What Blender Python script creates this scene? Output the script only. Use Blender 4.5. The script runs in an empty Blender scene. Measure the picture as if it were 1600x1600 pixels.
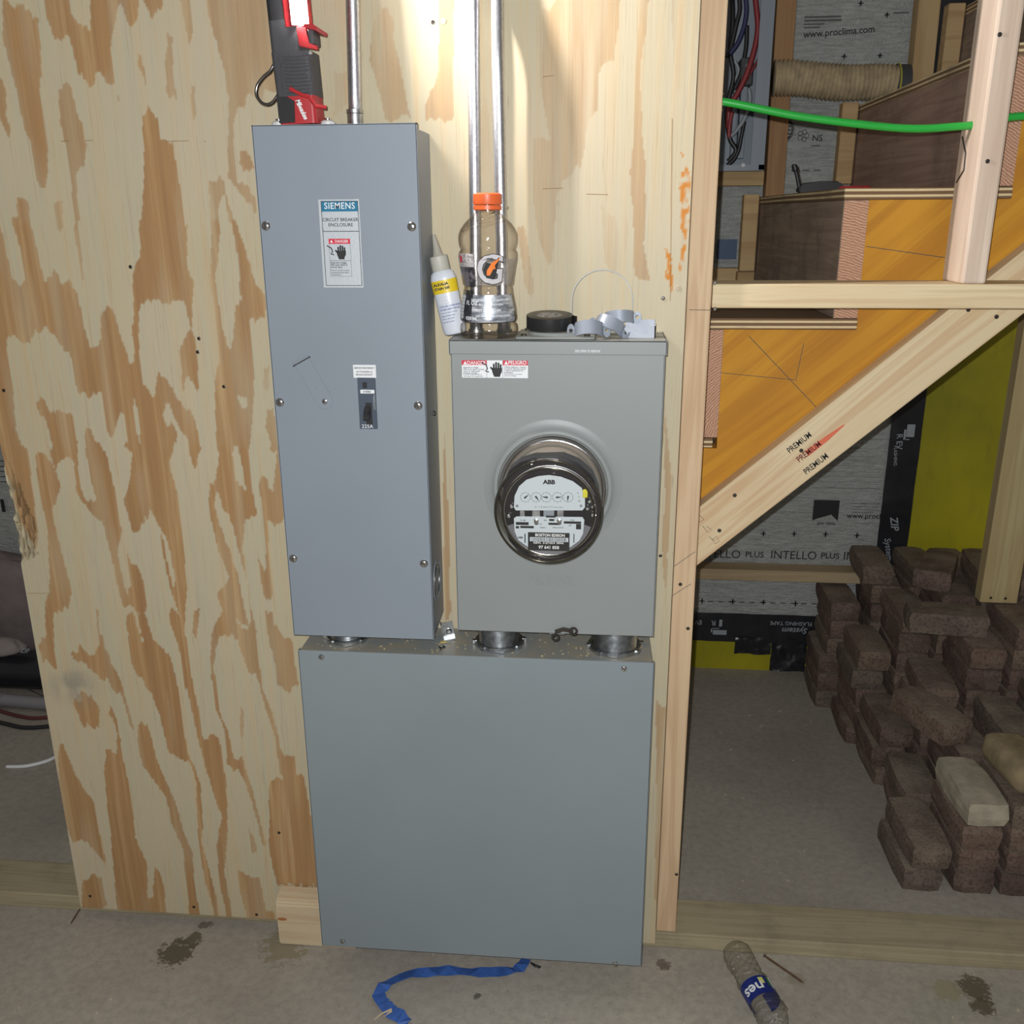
import bpy, bmesh, math, random
import numpy as np
from mathutils import Vector, Matrix, noise as mnoise

random.seed(7)
SC = bpy.context.scene
COL = SC.collection

# ------------------------------------------------------------------ camera
F = 1472.96                      # focal length in pixels of the 1600 frame
PITCH, YAW, ROLL = 0.306286, 0.0956649, -0.00650462
CAM = Vector((0.0, -1.533, 1.38))
cp, sp = math.cos(PITCH), math.sin(PITCH)
cy, sy = math.cos(YAW), math.sin(YAW)
cr, sr = math.cos(ROLL), math.sin(ROLL)
RZ = Matrix(((cy, sy, 0), (-sy, cy, 0), (0, 0, 1)))
AX = Matrix(((1, 0, 0), (0, 0, -1), (0, 1, 0)))
PM = Matrix(((1, 0, 0), (0, cp, -sp), (0, sp, cp)))
QM = Matrix(((cr, -sr, 0), (sr, cr, 0), (0, 0, 1)))
M = QM @ PM @ AX @ RZ            # world -> camera (x right, y down, z forward)
cam_d = bpy.data.cameras.new('camera')
cam = bpy.data.objects.new('camera', cam_d)
COL.objects.link(cam)
cam_d.sensor_width = 36.0
cam_d.sensor_fit = 'HORIZONTAL'
cam_d.lens = F / 1600.0 * 36.0
cam_d.clip_start = 0.01
rt, dn, fw = M[0], M[1], M[2]
cam.matrix_world = Matrix(((rt[0], -dn[0], -fw[0], CAM.x), (rt[1], -dn[1], -fw[1], CAM.y),
                           (rt[2], -dn[2], -fw[2], CAM.z), (0, 0, 0, 1)))
SC.camera = cam

# ------------------------------------------------------------------ light
SC.view_settings.view_transform = 'Standard'
SC.view_settings.look = 'None'
SC.view_settings.exposure = 0.0
SC.view_settings.gamma = 1.0
SC.view_settings.use_curve_mapping = False
wd = bpy.data.worlds.new('world')
SC.world = wd
wd.use_nodes = True
wd.node_tree.nodes['Background'].inputs[0].default_value = (1.0, 0.93, 0.85, 1)
wd.node_tree.nodes['Background'].inputs[1].default_value = 0.15
# the phone's own flash, a hand's breadth from the lens
fl = bpy.data.lights.new('phone_flash', 'POINT')
fl.energy = 74.0
fl.color = (0.96, 0.98, 1.0)
fl.shadow_soft_size = 0.004
flo = bpy.data.objects.new('phone_flash', fl)
COL.objects.link(flo)
flo.location = (-0.018, -1.533, 1.402)
LAMP_EMIT = 900.0

def ray(px, py):
    d = Vector(((px - 800) / F, (py - 800) / F, 1.0))
    return M.transposed() @ d

def at(px, py, Y=None, X=None, Z=None):
    """point of a vertical (Y), side (X) or level (Z) plane seen at a pixel of the photograph"""
    r = ray(px, py)
    if Y is not None: t = (Y - CAM.y) / r.y
    elif X is not None: t = (X - CAM.x) / r.x
    else: t = (Z - CAM.z) / r.z
    return CAM + r * t

# ------------------------------------------------------------------ mesh helpers
class MB:
    def __init__(s): s.b = bmesh.new()
    def box(s, x0, x1, y0, y1, z0, z1, bev=0, seg=1, mat=None):
        g = bmesh.ops.create_cube(s.b, size=1.0)['verts']
        for v in g:
            v.co = Vector(((x0 + x1) / 2 + v.co.x * (x1 - x0), (y0 + y1) / 2 + v.co.y * (y1 - y0), (z0 + z1) / 2 + v.co.z * (z1 - z0)))
        if bev:
            es = list({e for v in g for e in v.link_edges})
            r = bmesh.ops.bevel(s.b, geom=es, offset=bev, segments=seg, affect='EDGES', profile=0.5)
            g = list({v for f in r['faces'] for v in f.verts} | {v for v in g if v.is_valid})
        if mat is not None:
            for v in g: v.co = mat @ v.co
        return s
    def tube(s, pts, r, n=12, closed=False, caps=True):
        pts = [Vector(p) for p in pts]
        m = len(pts); rings = []
        up = None
        for i, p in enumerate(pts):
            if closed: t = pts[(i + 1) % m] - pts[i - 1]
            else: t = pts[min(i + 1, m - 1)] - pts[max(i - 1, 0)]
            t.normalize()
            if up is None:
                up = Vector((0, 0, 1)) if abs(t.z) < 0.9 else Vector((0, 1, 0))
            a = t.cross(up).normalized(); up = a.cross(t).normalized()
            rr = r[i] if isinstance(r, (list, tuple)) else r
            rings.append([s.b.verts.new(p + (a * math.cos(2 * math.pi * k / n) + up * math.sin(2 * math.pi * k / n)) * rr) for k in range(n)])
        for i in range(m if closed else m - 1):
            A, B = rings[i], rings[(i + 1) % m]
            for k in range(n):
                s.b.faces.new((A[k], A[(k + 1) % n], B[(k + 1) % n], B[k]))
        if caps and not closed:
            s.b.faces.new(rings[0][::-1]); s.b.faces.new(rings[-1])
        return s
    def lathe(s, prof, c=(0, 0, 0), mat=None, n=40, cap0=True, cap1=True):
        """prof: (radius, height) pairs about +Z at c, then moved by mat"""
        c = Vector(c); rings = []
        for r, h in prof:
            ring = []
            for k in range(n):
                a = 2 * math.pi * k / n
                p = Vector((r * math.cos(a), r * math.sin(a), h))
                if mat is not None: p = mat @ p
                ring.append(s.b.verts.new(p + c))
            rings.append(ring)
        for A, B in zip(rings[:-1], rings[1:]):
            for k in range(n): s.b.faces.new((A[k], A[(k + 1) % n], B[(k + 1) % n], B[k]))
        if cap0: s.b.faces.new(rings[0][::-1])
        if cap1: s.b.faces.new(rings[-1])
        return s
    def prism(s, poly, y0, y1, plane='xz', mat=None):
        def P(a, b, d):
            p = Vector((a, d, b)) if plane == 'xz' else (Vector((d, a, b)) if plane == 'yz' else Vector((a, b, d)))
            return mat @ p if mat is not None else p
        A = [s.b.verts.new(P(a, b, y0)) for a, b in poly]
        B = [s.b.verts.new(P(a, b, y1)) for a, b in poly]
        n = len(poly)
        s.b.faces.new(A); s.b.faces.new(B[::-1])
        for i in range(n): s.b.faces.new((A[i], B[i], B[(i + 1) % n], A[(i + 1) % n]))
        return s
    def band(s, pts, ofs, thick):
        """ribbon through pts; ofs: list of half-width vectors, thick: vector"""
        th = Vector(thick); rows = []
        for p, o in zip(pts, ofs):
            p = Vector(p); o = Vector(o)
            rows.append([s.b.verts.new(q) for q in (p - o, p + o, p + o + th, p - o + th)])
        for A, B in zip(rows[:-1], rows[1:]):
            for k in range(4): s.b.faces.new((A[k], A[(k + 1) % 4], B[(k + 1) % 4], B[k]))
        s.b.faces.new(rows[0][::-1]); s.b.faces.new(rows[-1])
        return s

def to_y(a=0):  # lathe axis +Z -> -Y (towards the viewer)
    return Matrix.Rotation(math.radians(90), 3, 'X')

WM = {}
def tag(o, label=None, cat=None, group=None, kind=None):
    if label: o['label'] = label
    if cat: o['category'] = cat
    if group: o['group'] = group
    if kind: o['kind'] = kind
    return o
def thing(name, loc, label=None, cat=None, group=None, kind=None, mw=None):
    o = bpy.data.objects.new(name, None)
    COL.objects.link(o)
    mw = mw if mw is not None else Matrix.Translation(Vector(loc))
    o.matrix_world = mw
    o.empty_display_size = 0.05
    WM[o.name] = mw
    return tag(o, label, cat, group, kind)
def obj(name, mb, mat, parent=None, smooth=False, label=None, cat=None, group=None, kind=None, origin=None, mw=None):
    bm = mb.b if isinstance(mb, MB) else mb
    bmesh.ops.recalc_face_normals(bm, faces=bm.faces[:])
    me = bpy.data.meshes.new(name)
    if parent is not None:
        mw = WM[parent.name]
        W0 = mw
    elif mw is None:
        xs = [v.co for v in bm.verts]
        lo = Vector((min(c.x for c in xs), min(c.y for c in xs), min(c.z for c in xs)))
        hi = Vector((max(c.x for c in xs), max(c.y for c in xs), max(c.z for c in xs)))
        W0 = Matrix.Translation(Vector(origin) if origin is not None else Vector(((lo.x + hi.x) / 2, (lo.y + hi.y) / 2, lo.z)))
    else: W0 = mw
    bm.transform(W0.inverted())
    bm.to_mesh(me); bm.free()
    if smooth:
        me.polygons.foreach_set('use_smooth', [True] * len(me.polygons))
        if smooth == 'auto': me.set_sharp_from_angle(angle=math.radians(35))
    o = bpy.data.objects.new(name, me)
    COL.objects.link(o)
    if isinstance(mat, (list, tuple)):
        for m_ in mat: me.materials.append(m_)
    elif mat: me.materials.append(mat)
    if parent is not None: o.parent = parent
    else: o.matrix_world = W0
    WM[o.name] = W0
    return tag(o, label, cat, group, kind)

def text_bm(s, size, mw, bold=0.0, extrude=0.0002, align='CENTER', spacing=1.0, sx=1.0, shear=0.0, warp=None):
    cu = bpy.data.curves.new('t', 'FONT')
    cu.body = s; cu.size = size; cu.offset = bold * size; cu.extrude = extrude
    cu.align_x = align; cu.align_y = 'CENTER'; cu.space_character = spacing; cu.shear = shear
    cu.resolution_u = 3
    to = bpy.data.objects.new('t', cu); COL.objects.link(to)
    dg = bpy.context.evaluated_depsgraph_get()
    me = bpy.data.meshes.new_from_object(to.evaluated_get(dg))
    bpy.data.objects.remove(to); bpy.data.curves.remove(cu)
    bm = bmesh.new(); bm.from_mesh(me); bpy.data.meshes.remove(me)
    if sx != 1.0: bm.transform(Matrix.Diagonal((sx, 1, 1, 1)))
    if warp: 
        for v in bm.verts: v.co = warp(v.co)
    else: bm.transform(mw)
    return bm
FACE = Matrix.Rotation(math.radians(90), 4, 'X')
def text(name, s, size, p, mat, parent, bold=0.0, rot=0.0, align='CENTER', spacing=1.0, sx=1.0, shear=0.0, mw=None, label=None):
    T = mw if mw is not None else Matrix.Translation(Vector(p)) @ Matrix.Rotation(math.radians(-rot), 4, 'Y') @ FACE
    bm = text_bm(s, size, T, bold, 0.0002, align, spacing, sx, shear)
    o = obj(name, bm, mat, parent, label=label)
    return o
def merge(mb, bm2):
    me = bpy.data.meshes.new('x'); bm2.to_mesh(me); bm2.free(); mb.b.from_mesh(me); bpy.data.meshes.remove(me)
def rects(mb, L, y, d=0.0003):
    for x0, x1, z0, z1 in L: mb.box(x0, x1, y - d, y, z0, z1)
    return mb

# ------------------------------------------------------------------ materials
class NT:
    def __init__(s, name):
        s.m = bpy.data.materials.new(name); s.m.use_nodes = True
        s.t = s.m.node_tree; s.b = s.t.nodes['Principled BSDF']; s.out = s.t.nodes['Material Output']
        s.tc = s.t.nodes.new('ShaderNodeTexCoord')
    def n(s, typ, **kw):
        nd = s.t.nodes.new('ShaderNode' + typ)
        for k, v in kw.items():
            if k.startswith('i_'): nd.inputs[int(k[2:]) if k[2:].isdigit() else k[2:]].default_value = v
            else: setattr(nd, k, v)
        return nd
    def l(s, a, b): s.t.links.new(a, b)
    def noise(s, scale, sc=(1, 1, 1), detail=3, rough=0.5, dist=0, loc=None, coord=None):
        mp = s.n('Mapping'); mp.inputs['Scale'].default_value = sc
        if loc is not None: s.l(loc, mp.inputs['Location'])
        s.l(coord if coord is not None else s.tc.outputs['Object'], mp.inputs['Vector'])
        nz = s.n('TexNoise'); nz.inputs['Scale'].default_value = scale; nz.inputs['Detail'].default_value = detail
        nz.inputs['Roughness'].default_value = rough; nz.inputs['Distortion'].default_value = dist
        s.l(mp.outputs[0], nz.inputs['Vector'])
        return nz.outputs[0]
    def ramp(s, fac, stops):
        r = s.n('ValToRGB'); cr_ = r.color_ramp
        while len(cr_.elements) < len(stops): cr_.elements.new(0.5)
        for e, (p, c) in zip(cr_.elements, stops):
            e.position = p; e.color = (*c, 1) if len(c) == 3 else c
        s.l(fac, r.inputs[0]); return r.outputs[0]
    def mix(s, fac, a, b, mode='MIX'):
        m = s.n('Mix', data_type='RGBA', blend_type=mode)
        for i, x in ((0, fac), (6, a), (7, b)):
            if isinstance(x, (int, float)): m.inputs[i].default_value = x
            elif isinstance(x, tuple): m.inputs[i].default_value = (*x, 1)
            else: s.l(x, m.inputs[i])
        return m.outputs[2]
    def math(s, op, a, b=0.0, clamp=False):
        m = s.n('Math', operation=op); m.use_clamp = clamp
        for i, x in ((0, a), (1, b)):
            if isinstance(x, (int, float)): m.inputs[i].default_value = x
            else: s.l(x, m.inputs[i])
        return m.outputs[0]
    def bump(s, h, st=0.3, d=0.01):
        b = s.n('Bump'); b.inputs['Strength'].default_value = st; b.inputs['Distance'].default_value = d
        s.l(h, b.inputs['Height']); s.l(b.outputs[0], s.b.inputs['Normal'])
    def col(s, c):
        if isinstance(c, tuple): s.b.inputs['Base Color'].default_value = (*c, 1)
        else: s.l(c, s.b.inputs['Base Color'])
    def set(s, rough=0.5, metal=0.0, spec=None):
        s.b.inputs['Roughness'].default_value = rough; s.b.inputs['Metallic'].default_value = metal
        if spec is not None: s.b.inputs['Specular IOR Level'].default_value = spec

def S(r, g, b):   # sRGB 0-255 -> linear
    return tuple(((c / 255 + 0.055) / 1.055) ** 2.4 if c > 10 else c / 255 / 12.92 for c in (r, g, b))

def plain(name, c, rough=0.5, metal=0.0, spec=None, var=0.0, vs=20, bump=0.0, bs=200):
    t = NT(name); t.set(rough, metal, spec)
    if var:
        n = t.noise(vs, detail=4)
        t.col(t.ramp(n, [(0.3, tuple(x * (1 - var) for x in c)), (0.7, tuple(min(1, x * (1 + var)) for x in c))]))
    else: t.col(c)
    if bump: t.bump(t.noise(bs), bump, 0.002)
    return t.m

def wood(name, lite, dark, knots=(), ring=22, rough=0.75, ax=0, streak=0.2, dirt=0.0, rot=0.0):
    """lumber grain running along one local axis (ax)"""
    t = NT(name); t.set(rough)
    oi = t.n('ObjectInfo')
    sc = [26, 26, 26]; sc[ax] = 1.3
    cx = t.n('CombineXYZ'); off = t.math('MULTIPLY', oi.outputs['Random'], 37.0)
    for k in range(3): t.l(off, cx.inputs[k])
    co = t.tc.outputs['Object']
    if rot:
        rm = t.n('Mapping'); rm.inputs['Rotation'].default_value = (0, math.radians(rot), 0); t.l(co, rm.inputs[0]); co = rm.outputs[0]
    a = t.noise(1.0, sc, 3, 0.55, 0.8, loc=cx.outputs[0], coord=co)
    sc2 = [260, 260, 260]; sc2[ax] = 5
    b = t.noise(1.0, sc2, 2, 0.6, 0.1, loc=cx.outputs[0], coord=co)
    w = t.math('SINE', t.math('MULTIPLY', a, ring))
    w = t.math('MULTIPLY_ADD', w, 0.5); t.t.nodes[-1].inputs[2].default_value = 0.5
    f = t.math('ADD', t.math('MULTIPLY', w, 0.55), t.math('MULTIPLY', b, 0.45))
    c = t.ramp(f, [(0.25, lite), (0.85, tuple(l + (d - l) * streak * 2.2 for l, d in zip(lite, dark)))])
    big = t.noise(2.2, (1, 1, 1), 3, loc=cx.outputs[0])
    c = t.mix(t.ramp(big, [(0.45, (0, 0, 0)), (0.75, (0.5, 0.5, 0.5))]), c, dark)
    if dirt:
        dn_ = t.noise(9, (1, 1, 1), 5, 0.7, loc=cx.outputs[0])
        c = t.mix(t.ramp(dn_, [(0.5, (0, 0, 0)), (0.7, (dirt, dirt, dirt))]), c, (0.08, 0.07, 0.06))
    for (kx, ky, kz, kr) in knots:
        d = t.n('VectorMath', operation='DISTANCE'); t.l(t.tc.outputs['Object'], d.inputs[0]); d.inputs[1].default_value = (kx, ky, kz)
        e = t.math('ADD', d.outputs['Value'], t.math('MULTIPLY', a, kr * 0.5))
        k = t.ramp(t.math('DIVIDE', e, kr), [(0.85, (1, 1, 1)), (1.35, (0, 0, 0))])
        c = t.mix(k, c, S(120, 70, 42))
    t.col(c); t.bump(f, 0.25, 0.001)
    return t.m

def endgrain(name, lite, dark):
    t = NT(name); t.set(0.8)
    mp = t.n('Mapping'); mp.inputs['Location'].default_value = (0.09, 0, 0.03); t.l(t.tc.outputs['Object'], mp.inputs[0])
    w = t.n('TexWave', wave_type='RINGS', rings_direction='Y'); w.inputs['Scale'].default_value = 75; w.inputs['Distortion'].default_value = 5
    w.inputs['Detail'].default_value = 3; w.inputs['Detail Scale'].default_value = 1.5
    t.l(mp.outputs[0], w.inputs['Vector'])
    t.col(t.ramp(w.outputs[1], [(0.35, dark), (0.75, lite)])); t.bump(w.outputs[1], 0.3, 0.001)
    return t.m

def thin_clear(name, tint=(0.95, 0.95, 0.95), edge=(0.7, 0.68, 0.65), rough=0.03, gloss=1.0, bump=0.0, bs=60, body=0.0, bodyc=(.5, .5, .5), base=0.035):
    """clear plastic or glass wall: transmits straight, darkens and reflects at grazing angles"""
    t = NT(name)
    lw = t.n('LayerWeight'); lw.inputs[0].default_value = 0.5
    fr = t.math('MULTIPLY_ADD', t.math('POWER', lw.outputs['Facing'], 4.0), 0.55); t.t.nodes[-1].inputs[2].default_value = base
    c = t.ramp(lw.outputs['Facing'], [(0.35, tint), (0.95, edge)])
    tr = t.n('BsdfTransparent'); t.l(c, tr.inputs[0])
    gl = t.n('BsdfGlossy'); gl.inputs['Roughness'].default_value = rough
    mx = t.n('MixShader'); t.l(t.math('MULTIPLY', fr, gloss, True), mx.inputs[0]); t.l(tr.outputs[0], mx.inputs[1]); t.l(gl.outputs[0], mx.inputs[2])
    last = mx
    if bump:
        b = t.n('Bump'); b.inputs['Strength'].default_value = bump; b.inputs['Distance'].default_value = 0.004
        t.l(t.noise(bs, detail=3), b.inputs['Height'])
        for x in ((gl, lw) if base < .05 else (gl,)): t.l(b.outputs[0], x.inputs['Normal'])
    if body:
        df = t.n('BsdfDiffuse'); df.inputs[0].default_value = (*bodyc, 1)
        m2 = t.n('MixShader'); m2.inputs[0].default_value = body
        t.l(last.outputs[0], m2.inputs[1]); t.l(df.outputs[0], m2.inputs[2]); last = m2
    t.l(last.outputs[0], t.out.inputs[0])
    return t.m

pale_w, pale_d = S(214, 197, 164), S(188, 158, 120)
m_lum = wood('pale_lumber', pale_w, pale_d)
m_lum_pink = wood('pinkish_lumber', S(218, 198, 172), S(180, 146, 116))
m_lum_dim = wood('yellow_lumber', S(196, 168, 122), S(150, 112, 70))
m_dusty = wood('dusty_batten_lumber', S(186, 166, 132), S(150, 124, 90))
m_treated = wood('treated_lumber', S(172, 160, 130), S(136, 122, 94), ring=34, dirt=0.25)
m_stair_dark = wood('weathered_riser_lumber', S(160, 140, 122), S(112, 92, 80), ring=30, rough=0.85, ax=1, dirt=0.5)
m_stair_dark2 = wood('reddish_riser_lumber', S(164, 136, 118), S(124, 88, 76), ring=30, rough=0.85, ax=1, dirt=0.4)
m_end = endgrain('riser_end_grain', S(206, 166, 138), S(170, 124, 98))
m_yel = wood('amber_stringer_board', S(206, 148, 40), S(160, 98, 22), ring=12, ax=0, streak=0.25, rot=42)
m_chrome = plain('bright_zinc', (0.62, 0.62, 0.62), 0.2, 1.0)
m_zinc = plain('dull_zinc', (0.5, 0.52, 0.53), 0.38, 1.0, var=0.25, vs=120)
m_conduit = plain('galvanised_conduit', (0.66, 0.67, 0.70), 0.38, 1.0, var=0.12, vs=180, bump=0.15, bs=500)
m_steel_dark = plain('blued_screw_steel', (0.12, 0.11, 0.10), 0.4, 1.0)
m_black = plain('black_plastic', (0.018, 0.018, 0.02), 0.45)
m_rubber = plain('charcoal_rubber', (0.055, 0.055, 0.06), 0.6, bump=0.2, bs=300)
m_red = plain('red_plastic', S(176, 44, 48), 0.4)
m_white = plain('white_print', (0.80, 0.82, 0.83), 0.5)
m_whitep = plain('white_plastic', S(205, 203, 198), 0.45)
m_ink = plain('black_ink', (0.015, 0.015, 0.016), 0.6)
m_inkg = plain('faded_ink', (0.10, 0.10, 0.10), 0.7)
m_redink = plain('red_ink', S(205, 40, 62), 0.5)
m_blueink = plain('blue_ink', S(14, 112, 146), 0.5)

def painted(name, c, dust=0.0):
    t = NT(name); t.set(0.42, 0.0, 0.4)
    n = t.noise(3.0, detail=4)
    cc = t.ramp(n, [(0.3, tuple(x * 0.95 for x in c)), (0.7, tuple(x * 1.05 for x in c))])
    s_ = t.noise(70, (1, 1, 1), 4, 0.7)
    cc = t.mix(t.ramp(s_, [(0.68, (0, 0, 0)), (0.8, (0.12, 0.12, 0.12))]), cc, (0.7, 0.72, 0.72))
    if dust:
        g = t.n('NewGeometry'); sx = t.n('SeparateXYZ'); t.l(g.outputs['Normal'], sx.inputs[0])
        up = t.ramp(sx.outputs[2], [(0.7, (0, 0, 0)), (0.95, (1, 1, 1))])
        d = t.noise(38, (0.5, 1, 1), 6, 0.7)
        cc = t.mix(t.math('MULTIPLY', up, t.ramp(d, [(0.35, (0.05, 0.05, 0.05)), (0.62, (dust, dust, dust))])), cc, S(165, 155, 135))
    t.col(cc); t.bump(t.noise(900, detail=1), 0.06, 0.0004)
    return t.m
m_panel = painted('grey_enamel_breaker', S(138, 147, 156), 0.3)
m_meter = painted('grey_enamel_meter', S(142, 147, 146), 0.35)
m_trough = painted('grey_enamel_trough', S(136, 146, 150), 0.9)

# ================================================================== SETTING
def concrete():
    t = NT('slab_concrete'); t.set(0.85)
    a = t.noise(2.2, detail=6, rough=0.6); b = t.noise(60, detail=4, rough=0.7); c_ = t.noise(600, detail=2)
    c = t.ramp(a, [(0.3, S(152, 144, 132)), (0.55, S(172, 164, 151)), (0.75, S(166, 160, 144))])
    c = t.mix(t.ramp(b, [(0.35, (0.35, 0.35, 0.35)), (0.6, (0, 0, 0))]), c, S(122, 116, 108))
    v = t.n('TexVoronoi'); v.inputs['Scale'].default_value = 55; t.l(t.tc.outputs['Object'], v.inputs['Vector'])
    c = t.mix(t.ramp(v.outputs[0], [(0.035, (1, 1, 1)), (0.06, (0, 0, 0))]), c, S(70, 62, 55))
    v2 = t.n('TexVoronoi'); v2.inputs['Scale'].default_value = 31; t.l(t.tc.outputs['Object'], v2.inputs['Vector'])
    c = t.mix(t.ramp(v2.outputs[0], [(0.02, (1, 1, 1)), (0.04, (0, 0, 0))]), c, S(190, 182, 168))
    nb = t.noise(55, detail=4, rough=0.75)
    spots = [(275, 1488, .036, S(84, 76, 60)), (300, 1470, .02, S(92, 84, 66)), (445, 1478, .05, S(138, 128, 104)), (322, 1446, .014, S(110, 102, 86)),
             (1522, 1545, .032, S(92, 82, 64)), (1535, 1572, .022, S(92, 82, 64)), (1245, 1530, .018, S(150, 140, 122)), (1480, 1548, .03, S(152, 144, 118)),
             (745, 1556, .008, S(92, 88, 80)), (1035, 1508, .014, S(110, 96, 84))]
    for px, py, r, cc in spots:
        p = at(px, py, Z=0)
        d = t.n('VectorMath', operation='DISTANCE'); t.l(t.tc.outputs['Object'], d.inputs[0]); d.inputs[1].default_value = (p.x, p.y, 0)
        e = t.math('ADD', t.math('DIVIDE', d.outputs['Value'], r), t.math('MULTIPLY', t.math('SUBTRACT', nb, 0.5), 3.2))
        c = t.mix(t.ramp(e, [(0.75, (0.9, 0.9, 0.9)), (1.1, (0, 0, 0))]), c, cc)
    t.col(c); t.bump(t.math('ADD', b, t.math('MULTIPLY', c_, 0.3)), 0.35, 0.002)
    return t.m
fb = MB(); fb.box(-3.2, 3.2, -2.4, 2.2, -0.12, 0)
obj('floor', fb, concrete(), kind='structure', mw=Matrix())

# back wall: yellow-green sheathing
def sheath():
    t = NT('yellow_green_sheathing'); t.set(0.6)
    a = t.noise(3, detail=5); b = t.noise(40, (1, 1, 0.3), 3)
    c = t.ramp(a, [(0.3, S(140, 136, 16)), (0.7, S(188, 176, 24))])
    c = t.mix(t.ramp(b, [(0.55, (0, 0, 0)), (0.8, (0.3, 0.3, 0.3))]), c, S(120, 110, 40))
    t.col(c); t.bump(b, 0.1, 0.002); return t.m
wb = MB(); wb.box(-3.2, 3.2, 1.22, 1.36, 0, 2.7)
wall = obj('wall_back', wb, sheath(), kind='structure', mw=Matrix())

# membrane stretched over the wall
def membrane():
    t = NT('grey_fleece_membrane'); t.set(0.42, 0, 0.5)
    a = t.noise(90, (0.25, 1, 2.2), 4, 0.6); b = t.noise(4, detail=4); w = t.noise(420, (0.4, 1, 1), 2)
    c = t.ramp(a, [(0.3, S(158, 160, 156)), (0.7, S(196, 199, 194))])
    c = t.mix(t.ramp(b, [(0.4, (0, 0, 0)), (0.7, (0.25, 0.25, 0.25))]), c, S(206, 208, 206))
    t.col(c)
    bb = t.math('ADD', a, t.math('ADD', t.math('MULTIPLY', w, 0.8), t.math('MULTIPLY', t.noise(14, (1, 1, 1.6), 4, 0.6, 1.0), 1.6)))
    t.bump(bb, 0.8, 0.008); return t.m
m_memb = membrane()
def sheet_grid(x0, x1, z0, z1, y, amp, step=0.02, th=0.003, seed=0.0, fr=1.0):
    mb = MB(); nx = int((x1 - x0) / step) + 1; nz = int((z1 - z0) / step) + 1
    V = []
    for j in range(nz + 1):
        row = []
        for i in range(nx + 1):
            x = x0 + (x1 - x0) * i / nx; z = z0 + (z1 - z0) * j / nz
            d = amp * (mnoise.noise((x * 2.2 * fr + seed, z * 2.2 * fr, 0)) + 0.45 * mnoise.noise(((x * 7 + z * 5) * fr + seed, (z * 6 - x * 3) * fr, 3)))
            row.append(mb.b.verts.new((x, y + d, z)))
        V.append(row)
    for j in range(nz):
        for i in range(nx):
            mb.b.faces.new((V[j][i], V[j][i + 1], V[j + 1][i + 1], V[j + 1][i]))
    return mb
MY = 1.193
xr = at(1392, 760, Y=MY).x
o = sheet_grid(0.10, xr + 0.02, 0.17, 2.5, MY, 0.006)
memb = obj('membrane', o, m_memb, smooth=True, label='grey printed vapour membrane stretched over the back wall behind the stairs', cat='membrane', mw=Matrix())
o = sheet_grid(-2.6, -0.9, 0.24, 2.5, MY, 0.006, seed=9)
memb2 = obj('membrane', o, m_memb, smooth=True, label='grey printed membrane on the back wall left of the plywood sheet', cat='membrane', mw=Matrix())
IY = MY - 0.009
def ptxt(s, px, py, hpx, parent, mat=m_inkg, rot=0, align='CENTER', bold=0.01, Y=IY, sx=1.0, spacing=1.0, name='lettering', shear=0):
    p = at(px, py, Y=Y); dz = abs(at(px, py, Y=Y).z - at(px, py + hpx, Y=Y).z)
    return text(name, s, dz * 1.38, p, mat, parent, bold=bold, rot=rot, align=align, sx=sx, spacing=spacing, shear=shear)
def pbox(mb, px0, py0, px1, py1, Y, d=0.0004):
    a = at(px0, py0, Y=Y); b = at(px1, py1, Y=Y)
    mb.box(min(a.x, b.x), max(a.x, b.x), Y - d, Y, min(a.z, b.z), max(a.z, b.z))
ptxt('www.proclima.com', 1311, 50, 11, memb, m_ink, rot=3, bold=0.012)
ptxt('www.proclima.com', 1370, 807, 8, memb, m_ink, bold=0.012)
ptxt('INTELLO', 1240, 868, 13, memb, m_ink, sx=.95, bold=-0.002)
ptxt('INTELLO', 1121, 866, 13, memb, m_ink, sx=.95, bold=-0.002)
ptxt('PLUS', 1179, 867, 9, memb, m_ink); ptxt('PLUS', 1297, 869, 9, memb, m_ink); ptxt('INTELLO', 1354, 870, 13, memb, m_ink, sx=.95, bold=-0.002)
ptxt('pro clima', 1291, 818, 5, memb, m_ink)
ptxt('NS', 1277, 216, 10, memb, m_ink)
ptxt('PLUS', 20, 882, 10, memb2, m_inkg)
ptxt('A+', 10, 919, 9, memb2, m_ink, bold=.03)
# printed crosses, dashes, text lines and emblem blocks
def crosses(parent, L, Y=IY, r=4):
    mb = MB()
    for px, py in L:
        pbox(mb, px - r, py - .8, px + r, py + .8, Y); pbox(mb, px - .8, py - r, px + .8, py + r, Y)
    obj('printed_crosses', mb, m_ink, parent, kind='stuff')
crosses(memb, [(1386, 23), (1319, 88), (1375, 87), (1193, 834), (1241, 834), (1290, 835), (1339, 837), (1097, 939), (1145, 940), (1193, 941), (1243, 943), (1292, 944), (1345, 5), (1500, 18)])
mb = MB()
for k in range(13): pbox(mb, 1106 + k * 16.2, 939.2 + k * .38, 1114 + k * 16.2, 940.6 + k * .38, IY)
for k in range(4): pbox(mb, 1218 + k * 18, 265.4, 1228 + k * 18, 266.6, IY)
obj('printed_dashes', mb, m_ink, memb, kind='stuff')
mb = MB()
for px0, px1, py in ((1257, 1314, 25.5), (1257, 1315, 31), (1256, 1288, 37), (1256, 1281, 42), (1300, 1362, 718), (1296, 1366, 727), (1290, 1364, 737), (1283, 1376, 744), (1285, 1378, 752),
                     (1331, 1376, 786), (1331, 1372, 791), (1331, 1376, 796), (1331, 1365, 800), (1186, 1237, 815), (1300, 1372, 700), (1310, 1380, 686), (1270, 1374, 762), (1267, 1281, 227), (1396, 1420, 19), (1490, 1515, 20)):
    pbox(mb, px0, py, px1, py + 1.5, IY)
obj('printed_lines', mb, m_inkg, memb, kind='stuff')
mb = MB()
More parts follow.
